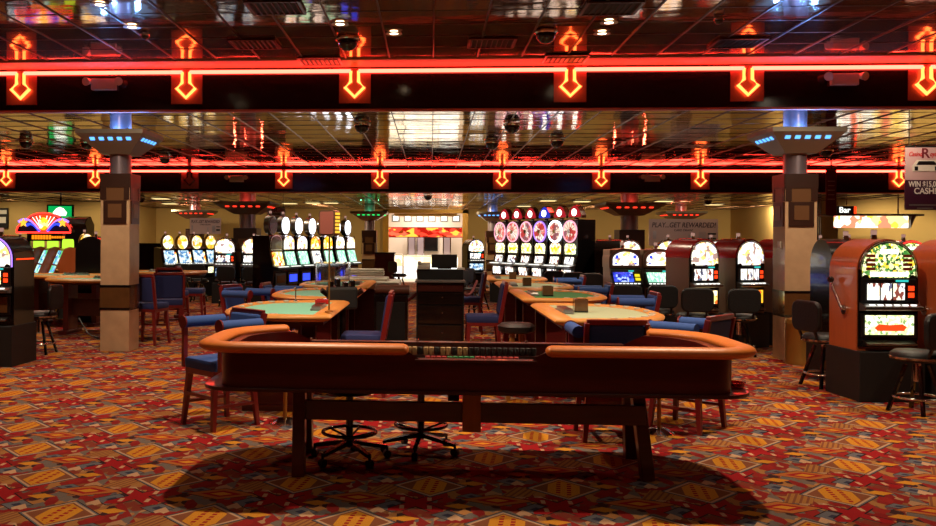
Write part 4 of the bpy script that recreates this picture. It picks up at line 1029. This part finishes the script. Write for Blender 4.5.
def slant_slot():
    t = empty('slot_machine', (0, 0, 0), 0, cat='slot machine'); w = .56
    MB().box((0, .1, .26), (w, .62, .52)).build('base', 'black_matte', t, bev=.008)
    MB().prism([(-.26, .52), (-.3, .75), (-.02, 1.42), (.1, 1.46), (.4, 1.4), (.4, .52)], 'x', -w/2, w/2).build('cabinet', 'wood_orange', t, bev=.01)
    MB().prism([(x, 1.38+z) for x, z in arch(w*.42, .02, .24, 12, ry=.1)], 'y', .0, .2).build('cap_lamp', 'green_cap', t, smooth=40)
    ang = math.atan2(.28, .67)
    tilted('upper_screen', 'art_cyan', t, (0, -.105, 1.24), (w*.8, .3), ang); tilted('lower_screen', 'art_cyan', t, (0, -.235, .93), (w*.8, .3), ang)
    MB().prism([(-.28, .7), (-.42, .72), (-.42, .75), (-.27, .78)], 'x', -w*.48, w*.48).build('button_deck', 'brushed', t); buttons(t, .775, -.36, w*.8, 6)
    return t
def rest(t, px, Y, rz, lab, grp, fresh):
    x = XY(px, Y)
    if fresh: t.location = (x, Y, 0); t.rotation_euler = (0, 0, rz); tag(t, lab, None, grp); return t
    return clone(t, (x, Y, 0), rz, lab, grp)
# right: big orange pair
g = G(860, 403)
big = arch_slot('wood_orange', 'art_green', 'art_reel', 'art_cream', 'chrome', .64, ink='red_digit')
big.location = (g.x+.33, g.y+.36, 0); big.rotation_euler = (0, 0, .07); tag(big, 'large orange arched slot machine on a black base at the right', None, 'orange arched slot machines')
b2 = clone(big, (g.x+1.12, g.y+.3, 0), .07, 'orange arched slot machine cut off by the right edge of the photo', 'orange arched slot machines')
dk = arch_slot('black_gloss', 'art_green', 'art_reel', 'art_cream', 'red_neon_thin', .6, handle=False)
dk.location = (XY(835, 10.9)+.22, 11.0, 0); dk.rotation_euler = (0, 0, PI/2); tag(dk, 'black slot machine with red trim back to back with the large orange one', None, None)
MB().prism([(x*1.01, z) for x, z in arch(.6, 1.49, 1.52, 2, ry=.001)][:2]+[(.303, 1.505), (-.303, 1.505)], 'y', -.1, .3).build('red_strip', 'red_digit', dk) if False else None
# left dark one
gl = G(10, 368)
lf = arch_slot('black_gloss', 'art_white', 'art_fire', 'marble_dark', 'purple_glow', .62)
lf.location = (gl.x-.33, gl.y+.36, 0); lf.rotation_euler = (0, 0, -.03); tag(lf, 'dark slot machine with purple arched rim at the left edge', None, None)
MB().box((.316, .08, 1.37), (.008, .46, .018)).build('side_strip', 'red_digit', lf)
lf2 = clone(lf, (gl.x-1.05, gl.y+.36, 0), -.03, 'dark slot machine mostly outside the left edge'); bpy.data.objects.remove(lf2) if False else None
# red-topped three
rt = arch_slot('bronze_side', 'art_white', 'art_reel', 'art_fire', 'chrome', .56, redtop=True, handle=False)
for i, (px, lab) in enumerate(((695, 'red-topped white-lit slot machine, leftmost of the three'), (740.5, 'red-topped white-lit slot machine, middle of the three'), (783, 'red-topped slot machine half hidden by the near right column'))):
    rest(rt, px, 13.95+.29*i, .4, lab, 'red-topped slot machines', i == 0)
pk1 = poker_slot('art_blue'); rest(pk1, 623, 15.0, .05, 'rounded poker machine with blue screen, left of the pair', 'rounded poker machines', True)
pk2 = poker_slot('art_mint'); rest(pk2, 656.5, 15.0, .05, 'rounded poker machine with green screen, right of the pair', 'rounded poker machines', True)
# wide white-lit pair on the left
ww = arch_slot('black_gloss', 'art_white', 'art_reel', 'art_screen', 'chrome', .58, handle=False)
rest(ww, 226.5, 23.0-.6, .02, 'wide white-lit slot machine beside the egg-topped row', 'wide white-lit slot machines', True)
rest(ww, 253.5, 22.3, .02, 'wide white-lit slot machine in front of the red-lit column', 'wide white-lit slot machines', False)
# egg row
eg = egg_slot()
for i, px in enumerate((166.5, 181, 195.3, 209)):
    rest(eg, px, 24.0+.42*i, .78, f'egg-topped slot machine, {o7[i]} from the left of its row', 'egg-topped slot machines', i == 0)
bank = MB().box((XY(186, 25.5), 26.3, .7), (1.8, .2, 1.4)).box((XY(140, 26), 25.9, .75), (1.6, .5, 1.5)).build('machine_backs', 'black_gloss'); tag(bank, 'dark backs of a slot bank behind the egg-topped machines', 'slot bank')
# oval-topped row
P0, P1 = Vector((XY(283.7, 19.6), 19.6)), Vector((XY(346, 22.9), 22.9))
ov = [oval_slot('art_white', 'art_mint', True), oval_slot('art_white', 'art_mint', True), oval_slot('art_fire', 'art_reel', False), oval_slot('art_gold', 'art_mint', False), oval_slot('art_white', 'art_mint', True), oval_slot('art_white', 'art_mint', True)]
d = (P1-P0).normalized(); rzl = math.atan2(d.y, d.x)
for i, (t, px) in enumerate(zip(ov, (283.7, 297, 310.4, 323, 335.4, 346))):
    k = (px-283.7)/62.3; Y = 19.6+3.3*i/5; x = XY(px, Y); t.location = (x, Y, 0); t.rotation_euler = (0, 0, rzl*.98)
    tag(t, ['oval-topped slot machine, nearest and leftmost of its row', 'oval-topped slot machine, second from the left of its row', 'oval-topped slot machine with orange glass, third of its row', 'oval-topped slot machine behind the mauve pole sign', 'oval-topped slot machine, second from the right of its row', 'oval-topped slot machine, farthest right of its row beside the green-lit column'][i], None, 'oval-topped slot machines')
dm = oval_slot('marble_dark', 'art_fire', False)
for ch in dm.children:
    if ch.name.startswith('topper_glass'): ch.data.materials[0] = M['black_gloss']
dm.location = (XY(271, 18.94), 18.94, 0); dm.rotation_euler = (0, 0, rzl*.98); tag(dm, 'dark slot machine with unlit oval topper at the left end of the oval-topped row')
# wheel row
whs = [wheel_slot(False, False), wheel_slot(False, False), wheel_slot(False, False), wheel_slot(True, False), wheel_slot(False, True), wheel_slot(False, False)]
pxw = (504.8, 517.6, 531.1, 545, 560.4, 575.3)
Ps = [(XY(p, 23.6-2.6*i/5), 23.6-2.6*i/5) for i, p in enumerate(pxw)]
rw = math.atan2(Ps[5][1]-Ps[0][1], Ps[5][0]-Ps[0][0])
for i, t in enumerate(whs):
    t.location = (*Ps[i], 0); t.rotation_euler = (0, 0, rw)
    tag(t, ['tall wheel slot machine, farthest left of its row', 'tall wheel slot machine, second from the left', 'tall wheel slot machine, third from the left', 'tall wheel slot machine with blue topper', 'tall wheel slot machine with white-lit wheel ring', 'tall wheel slot machine, nearest and rightmost of its row'][i], None, 'tall wheel slot machines')
# slanted row at far left with the fan sign
sl = slant_slot()
for i, (px, Y, lab) in enumerate(((34, 16.9, 'slanted twin-screen slot machine, leftmost under the fan sign'), (48, 16.4, 'slanted twin-screen slot machine, middle under the fan sign'), (63, 15.9, 'slanted twin-screen slot machine, rightmost under the fan sign'))):
    rest(sl, px, Y+2, -1.0, lab, 'slanted twin-screen slot machines', i == 0)
e2 = clone(eg, (XY(86, 19.6), 19.6, 0), .6, 'egg-topped slot machine right of the slanted row by the left column', 'egg-topped slot machines'); clone(ww, (XY(101, 20.6), 20.6, 0), -.2, 'white-lit slot machine partly hidden behind the near left column')
clone(dk, (XY(97, 17.2), 17.2, 0), PI, 'dark machine seen from behind, right of the slanted row')
# far fill: machines beyond the right banks and by the wheel row
for px, Y, rz, lab, src in ((474, 28.5, .3, 'small bright slot machine left of the blue-lit column in the distance', ww), (668, 19, -.2, 'white-topped slot machine behind the right rounded poker machine', ww), (712, 18.2, .1, 'white-lit slot machine glimpsed behind the first two red-topped ones', ww),
                           (612, 20.6, 1.2, 'slot machine seen edge-on between wheel machines and poker machines', ww), (822, 18, .2, 'slot machine glimpsed right of the near right column', big), (850, 15.5, 0, 'dark slot machine behind the large orange one', dk), (905, 15, 0, 'dark slot machine in the row behind the right orange machine', dk),
                           (628, 21.6, 0, 'far slot machine behind the left rounded poker machine', ww)):
    c = clone(src, (XY(px, Y), Y, 0), rz, lab); 
    if 'group' in c: del c['group']
# far-left back rows under the yellow wall
for i, px in enumerate((20,)):
    c = clone(ww, (XY(px, 22), 22, 0), .3, ['white-lit slot machine glimpsed behind the purple-rimmed one', 'white-lit slot machine at the far left edge behind the purple-rimmed one'][i])
    if 'group' in c: del c['group']

# ================================================================ SIGNS
# fan-shaped sign above the slanted row
Yf = 18.2; x0, x1 = XY(18.5, Yf), XY(72.5, Yf); wv = x1-x0; z0 = W(45, 232.5, Yf).z; z1 = W(45, 213.2, Yf).z
t = empty('fan_sign', ((x0+x1)/2, Yf, z0), 0, 'fan-shaped lit sign with striped scallops above the slanted slot machines', 'sign')
hh = z1-z0
def lobe(cx, r, zb, n=10, a0=0, a1=PI): return [(cx+r*math.cos(a0+(a1-a0)*i/n), zb+r*.75*math.sin(a0+(a1-a0)*i/n)) for i in range(n+1)]
outl = [(-wv/2, 0), (wv/2, 0)]+[(wv*.5*math.cos(a), hh*.72*math.sin(a)**.8) for a in (.12, .3, .5, .7, .85)]
outl += [(wv*.3*math.cos(a), hh*(.62+.38*math.sin(a))) for a in [PI*.12+PI*.76*i/10 for i in range(11)]]
outl += [(-x, z) for x, z in [(wv*.5*math.cos(a), hh*.72*math.sin(a)**.8) for a in (.85, .7, .5, .3, .12)]]
MB().prism(outl, 'y', -.08, .1).build('sign_box', 'black_gloss', t); inner = [(x*.95, .02+z*.94) for x, z in outl]
MB().prism(inner, 'y', -.09, -.08).build('sign_face', 'navy_cloth', t)
b = MB(); b.tube([(x, -.1, z) for x, z in outl], .018, 8, closed=True); b.build('neon_outline', 'red_neon_thin', t, smooth=60)
cf = [(wv*.27*math.cos(PI*.08+PI*.84*i/12)*(1 if True else 1), hh*(.5+.43*math.sin(PI*.08+PI*.84*i/12))) for i in range(13)]
MB().prism([(-wv*.05, hh*.06), (wv*.05, hh*.06)]+cf, 'y', -.098, -.09).build('center_fan', 'red_digit', t)
for i in range(-3, 4):
    if i: MB().bar((i*wv*.02, -.102, hh*.25), (i*wv*.068, -.102, hh*(.9-.035*abs(i))), wv*.014, .008).build('white_ray', 'white_glow', t)
MB().prism([(wv*.085*math.cos(2*PI*i/14)*(1+.2*(i % 2)), hh*.45+hh*.33*math.sin(2*PI*i/14)) for i in range(14)], 'y', -.12, -.1).build('figure_shape', 'art_gold', t)
for s in (-1, 1):
    for r, mt in ((1.0, 'purple_glow'), (.8, 'bronze_side'), (.62, 'blue_glow')):
        MB().tube([(s*wv*(.07+.39*r*q), -.1, hh*(.06+.62*r*math.sin(PI*.72*q))) for q in [i/12 for i in range(13)]], .028, 6).build('fountain_ribbon', mt, t, smooth=60)
    MB().prism([(s*wv*.36+.1*r*math.cos(a), hh*.5+.1*r*math.sin(a)) for a, r in [(PI/2+i*PI/5, 1 if i % 2 == 0 else .45) for i in range(10)]], 'y', -.14, -.11).build('star', 'amber', t)
bd = MB().box((wv*.02, -.02, -.1), (wv*.66, .12, .16)).build('caption_board', 'black_gloss', t)
text('caption', 'WILD  EAGLE', .13, 'orange_text', bd, (wv*.02, -.085, -.1)) if False else None
b = MB()
for i in range(7): b.box((-wv*.2+i*.062, -.085, -.1), (.045, .01, .09))
for i in range(9): b.box((wv*.13+i*.036, -.085, -.1), (.022, .01, .05))
b.build('caption', 'orange_text', bd)
MB().cyl((-wv*.3, .0, -.1), (-wv*.3, .0, 1.3-z0), .03, n=8).cyl((wv*.3, 0, -.1), (wv*.3, 0, 1.3-z0), .03, n=8).build('support_post', 'black_gloss', t)
# green television
Yt = 25.0; p = W(60.5, 212.5, Yt)
t = empty('hanging_television', (p.x, Yt, p.z), .15, 'hanging television showing a green picture behind the fan sign', 'television')
MB().box((0, 0, 0), (.76, .1, .46), bev=.015).build('casing', 'black_matte', t); sc_ = MB().box((0, -.055, 0), (.66, .012, .37)).build('screen', 'tv_green', t)
MB().prism([(-.17, -.1), (.17, -.1), (.2, 0), (.1, .12), (0, .16), (-.1, .12), (-.2, 0)], 'y', -.07, -.062).build('picture_shape', 'white_glow', sc_); MB().cyl((0, .03, .2), (0, .03, Z3-p.z), .025, n=8).build('ceiling_pole', 'black_gloss', t)
# dark hooded machine beside the fan sign
p = W(78, 226, 22); t = empty('slot_machine', (p.x, 22, 0), 0, 'tall dark hooded slot machine right of the fan sign', 'slot machine')
MB().prism([(-.2, 0), (.35, 0), (.35, 2.0), (.1, 2.2), (-.15, 2.15), (-.3, 2.0), (-.2, 1.9)], 'x', -.3, .3).build('cabinet', 'black_gloss', t, bev=.02); MB().box((0, -.22, 1.2), (.46, .02, .5)).build('front_door', 'dark_plastic', t)
# casino royale banners
def royale(p, wd, ht, lab, big=True):
    t = empty('hanging_banner', p, 0, lab, 'banner')
    MB().box((0, 0, -ht*.26), (wd, .02, ht*.52)).build('upper_print', 'poster_pink', t); MB().box((0, 0, -ht*.76), (wd, .02, ht*.48)).build('lower_print', 'poster_dark', t)
    s = wd/.95
    text('script_heading', 'Casino', .16*s, 'red_card', t, (-.08*s, -.012, -ht*.11), shear=.35, sx=.72, align='RIGHT'); text('monogram', 'R', .34*s, 'maroon', t, (.0, -.014, -ht*.1)); text('script_heading', 'oyale', .16*s, 'red_card', t, (.1*s, -.012, -ht*.11), shear=.35, sx=.72, align='LEFT')
    k = ht*.24
    c = MB().prism([(-.3*s, -k-.22*s), (.34*s, -k-.22*s), (.36*s, -k-.1*s), (.26*s, -k+.06*s), (-.2*s, -k+.06*s), (-.32*s, -k-.1*s)], 'y', -.018, -.01).build('picture_shape', 'white_cover', t)
    MB().prism([(-.22*s, -k-.06*s), (.26*s, -k-.06*s), (.2*s, -k+.03*s), (-.16*s, -k+.03*s)], 'y', -.022, -.018).box((-.22*s, -.02, -k-.15*s), (.08*s, .006, .1*s)).box((.26*s, -.02, -k-.15*s), (.08*s, .006, .1*s)).build('picture_detail', 'dark_plastic', c)
    if big:
        text('prize_line', 'WIN $15,000', .19*s, 'paper', t, (.0, -.013, -ht*.59), sx=.74); text('prize_word', 'CASH!', .21*s, 'paper', t, (.0, -.013, -ht*.70), sx=.9)
        for i in range(2): MB().box((0, -.012, -ht*(.92+.05*i)), (wd*(.8-.4*i), .004, .012)).build('small_print', 'grey_plastic', t)
    for sx in (-.4, .4): MB().cyl((sx*wd, 0, .01), (sx*wd, 0, (Z2 if big else Z3)-p[2]), .006, n=6).build('hanging_cord', 'black_matte', t)
    MB().cyl((-wd/2, 0, .01), (wd/2, 0, .01), .015, n=8).build('hanging_rod', 'black_matte', t)
    return t
Yr = 13.3; a = W(905, 147.5, Yr); bb = W(905, 210, Yr); 
royale((a.x+.28, Yr, a.z), .56, a.z-bb.z, 'hanging pink and maroon prize banner at the right edge of the photo')
Yr = 26; a = W(267, 208, Yr); b2_ = W(285, 224, Yr); royale(((a.x+b2_.x)/2, Yr, a.z), b2_.x-a.x, (a.z-W(267, 232, Yr).z), 'small pink hanging banner left of the oval-topped machines', False)
# rewards banners
def rewards(px0, px1, py0, py1, Y, lab):
    a = W(px0, py0, Y); b = W(px1, py1, Y); wd, ht = b.x-a.x, a.z-b.z
    t = empty('hanging_banner', ((a.x+b.x)/2, Y, (a.z+b.z)/2), 0, lab, 'banner', None)
    MB().box((0, 0, 0), (wd, .02, ht)).build('sheet', 'poster_pink', t)
    text('headline', 'PLAY...GET REWARDED!', ht*.26, 'poster_dark', t, (0, -.013, ht*.27), sx=wd/(ht*.26)/11.6, shear=.2); text('subline', 'CARD DRAW!', ht*.11, 'poster_dark', t, (0, -.013, ht*.08))
    MB().box((wd*.27, -.013, -ht*.18), (wd*.1, .006, ht*.42)).box((wd*.08, -.013, -ht*.2), (wd*.03, .006, ht*.26)).box((-wd*.42, -.013, -ht*.1), (wd*.05, .006, ht*.3)).build('portrait_block', 'steel_lilac', t)
    MB().box((wd*.41, -.013, -ht*.05), (wd*.12, .006, ht*.06)).box((wd*.41, -.013, -ht*.25), (wd*.12, .006, ht*.12)).build('dark_block', 'dark_plastic', t)
rewards(649, 718, 219, 246, 29.2, 'wide rewards banner hanging at the back, behind the red-topped machines'); rewards(190, 221, 218, 234, 29.2, 'rewards banner hanging behind the egg-topped slot machines')
# poster far left, maroon column banner, bar sign and lit bar shelf
Yp = 28.1; a = W(-4, 208, Yp); b = W(8, 228, Yp)
t = empty('wall_poster', ((a.x+b.x)/2, Yp, (a.z+b.z)/2), 0, 'black and white poster on the yellow wall at far left', 'poster'); w_, h_ = b.x-a.x, a.z-b.z
MB().box((0, 0, 0), (w_, .03, h_)).build('sheet', 'black_matte', t); MB().box((0, -.017, h_*.3), (w_*.8, .006, h_*.2)).box((0, -.017, -.1*h_), (w_*.7, .006, h_*.3)).build('print', 'paper', t)
Yp = 19; a = W(826, 170, Yp); b = W(836, 215, Yp)
t = empty('narrow_banner', ((a.x+b.x)/2, Yp, (a.z+b.z)/2), 0, 'narrow maroon banner hanging right of the near right column', 'banner'); w_, h_ = b.x-a.x, a.z-b.z
MB().box((0, 0, 0), (w_, .02, h_)).build('sheet', 'maroon', t); bb = MB()
for i in range(5): bb.box((0, -.012, h_*(.25-.1*i)), (w_*(.7-.1*(i % 2)), .005, .02))
bb.build('print', 'poster_pink', t); MB().cyl((0, 0, h_/2), (0, 0, Z2-(a.z+b.z)/2), .012, n=6).build('hanging_cord', 'black_matte', t)
Yp = 23.5; a = W(832, 216, Yp); b = W(915, 228, Yp); xc, zc = (a.x+b.x)/2, (a.z+b.z)/2; wd = b.x-a.x
t = empty('bar_canopy', (xc, Yp, zc), 0, 'long lit canopy over the bar behind the orange slot machines', 'bar canopy')
MB().box((0, .3, (a.z-b.z)/2+.03), (wd+.3, .9, .05)).build('roof', 'dark_wood', t); lf_ = MB().box((-.03*wd, 0, 0), (wd*.88, .08, a.z-b.z)).build('lit_fascia', 'art_bar', t)
MB().prism([(wd*.43, -.16), (wd*.5, .16), (wd*.46, .18), (wd*.43, .05)], 'y', -.06, .1).build('end_fin', 'brushed', t)
for s in (-1, 1): MB().cyl((s*wd*.42, .5, (a.z-b.z)/2), (s*wd*.42, .5, Z3-zc), .02, n=8).build('hanger', 'chrome', t)
p = W(847, 210.2, 24.2)
t = empty('bar_sign', (p.x, 24.2, p.z), 0, 'small glowing Bar sign above the lit canopy', 'sign')
MB().box((0, .04, 0), (.5, .06, .22)).build('backing', 'dark_plastic', t); text('lettering', 'Bar', .21, 'white_glow', t, (-.06, -.002, 0)); MB().box((.21, 0, .0), (.05, .03, .2)).build('red_bar', 'red_digit', t)
MB().cyl((0, .04, .14), (0, .04, Z3-p.z), .015, n=6).build('hanger', 'chrome', t)
for i in range(4):
    o = MB().cyl((XY(814+i*2.4, 26), 26+i*.02, 0), (XY(814+i*2.4, 26), 26+i*.02, Z3), .028, n=12).build('silver_pipe', 'silver_pipe', smooth=40); tag(o, f'silver pipe standing right of the near right column, {o7[i]} from the left', 'pipe', 'silver pipes')
# bar back shelf
t = empty('back_bar', (XY(860, 24.8), 24.6, 0), 0, 'dark back bar below the lit canopy', 'bar'); MB().box((1.0, 0, .55), (5, .5, 1.1)).build('counter', 'dark_wood', t); MB().box((1.0, -.02, 1.12), (5.1, .6, .05)).build('counter_top', 'black_gloss', t)

# shallow lit panels in the low rear ceiling
for i, (px, py, lab) in enumerate(((290, 203.3, 'lit panel in the rear ceiling above the oval-topped machines, left'), (313, 202.8, 'lit panel in the rear ceiling above the oval-topped machines, middle'), (331, 202.8, 'lit panel in the rear ceiling above the oval-topped machines, right'),
        (548, 200.5, 'lit panel in the rear ceiling above the wheel machines, left'), (582, 201.3, 'lit panel in the rear ceiling above the wheel machines, middle'), (524, 206, 'small lit panel in the rear ceiling left above the wheel toppers'), (664, 201, 'lit panel in the rear ceiling between the red-lit columns'), (714, 204.5, 'lit panel in the rear ceiling left of the near right column'),
        (161, 198.5, 'lit panel in the rear ceiling right of the near left column'), (170, 203.5, 'second lit panel in the rear ceiling right of the near left column'))):
    p = pick(px, py, Z3-.006); t = empty('ceiling_light', p, 0, lab, 'ceiling light', 'lit panels in the rear ceiling')
    MB().box((0, 0, -.004), (.52, .52, .012)).build('light_frame', 'white_plastic', t); MB().box((0, 0, -.012), (.44, .44, .01)).build('diffuser', 'bar_lit', t)

# ================================================================ LIGHTS
WARM = (1, .8, .57)
# recessed downlights over the pit, plus unseen spots added to brighten walls, columns, banners (light only; fittings that show in the photo are built above)
for x in (2.4, -1.2): spot((x, 7.4, Z1-.03), 470, WARM, 125, .5, .05)
for x in (-4, .6, 5): spot((x, 10.8, Z1-.03), 260, WARM, 120, .6)
spot((.3, 5.0, Z1-.03), 70, WARM, 15, .7, aim=(.3, 6.75, .75))  # narrow spot added to brighten the chips and near rail
for x in (-7.5, 7.5): spot((x, 9.2, Z1-.03), 360, WARM, 120, .6)
for x in (-6, -2, 2, 6): spot((x, 3.9, Z1-.03), 42, WARM, 120, .7)
for x, X0 in ((-4.4, -4.45), (5.6, 5.1)): spot((x, 9.6, Z1-.03), 150, WARM, 70, .8, aim=(X0, 12.5, 1.4))  # unseen spots added to brighten the two near columns
for x in (-7, -2.3, 2.3, 7): spot((x, 15.5, Z2-.03), 260, WARM, 125, .6)
for x in (-9, -4.5, 0, 4.5, 9): spot((x, 20.3, Z2-.03), 200, WARM, 140, .6)
for x in (-9, -4, 1, 6, 11): spot((x, 29.5, Z3-.03), 240, (1, .8, .48), 155, .5, aim=(x, 31, 0))  # wall-wash spots added to brighten the back wall
for x in (-13.5, -10.5): spot((x, 26.2, Z3-.03), 150, (1, .8, .48), 150, .5, aim=(x, 27.5, 0))  # same added wall wash for the left corner wall
for x in (12.6, 15.5): spot((x, 23.6, Z3-.03), 200, (1, .8, .48), 150, .5, aim=(x, 24.8, 0))  # same added wall wash for the bar wall
for px in (205, 684): spot((XY(px, 27), 26.6, Z3-.03), 60, (1, .85, .6), 80, .6, aim=(XY(px, 29.2), 29.2, 2.0))  # added fill for the fronts of the rewards banners
spot((6.6, 12.75, Z2-.03), 60, WARM, 70, .6, aim=(7.2, 13.3, 2.7))  # added fill so the prize banner is not dark
def area(loc, size, e, col, aim):
    l = bpy.data.lights.new('hall_light', 'AREA'); l.energy = e; l.color = col; l.size = size
    o = bpy.data.objects.new('hall_light', l); C.objects.link(o); o.location = loc; o.rotation_euler = (Vector(aim)-Vector(loc)).to_track_quat('-Z', 'Y').to_euler(); return o
for y in (36, 38.6): area((oc, y, 3.25), 1.6, 150, (1, .93, .82), (oc, y, 0))
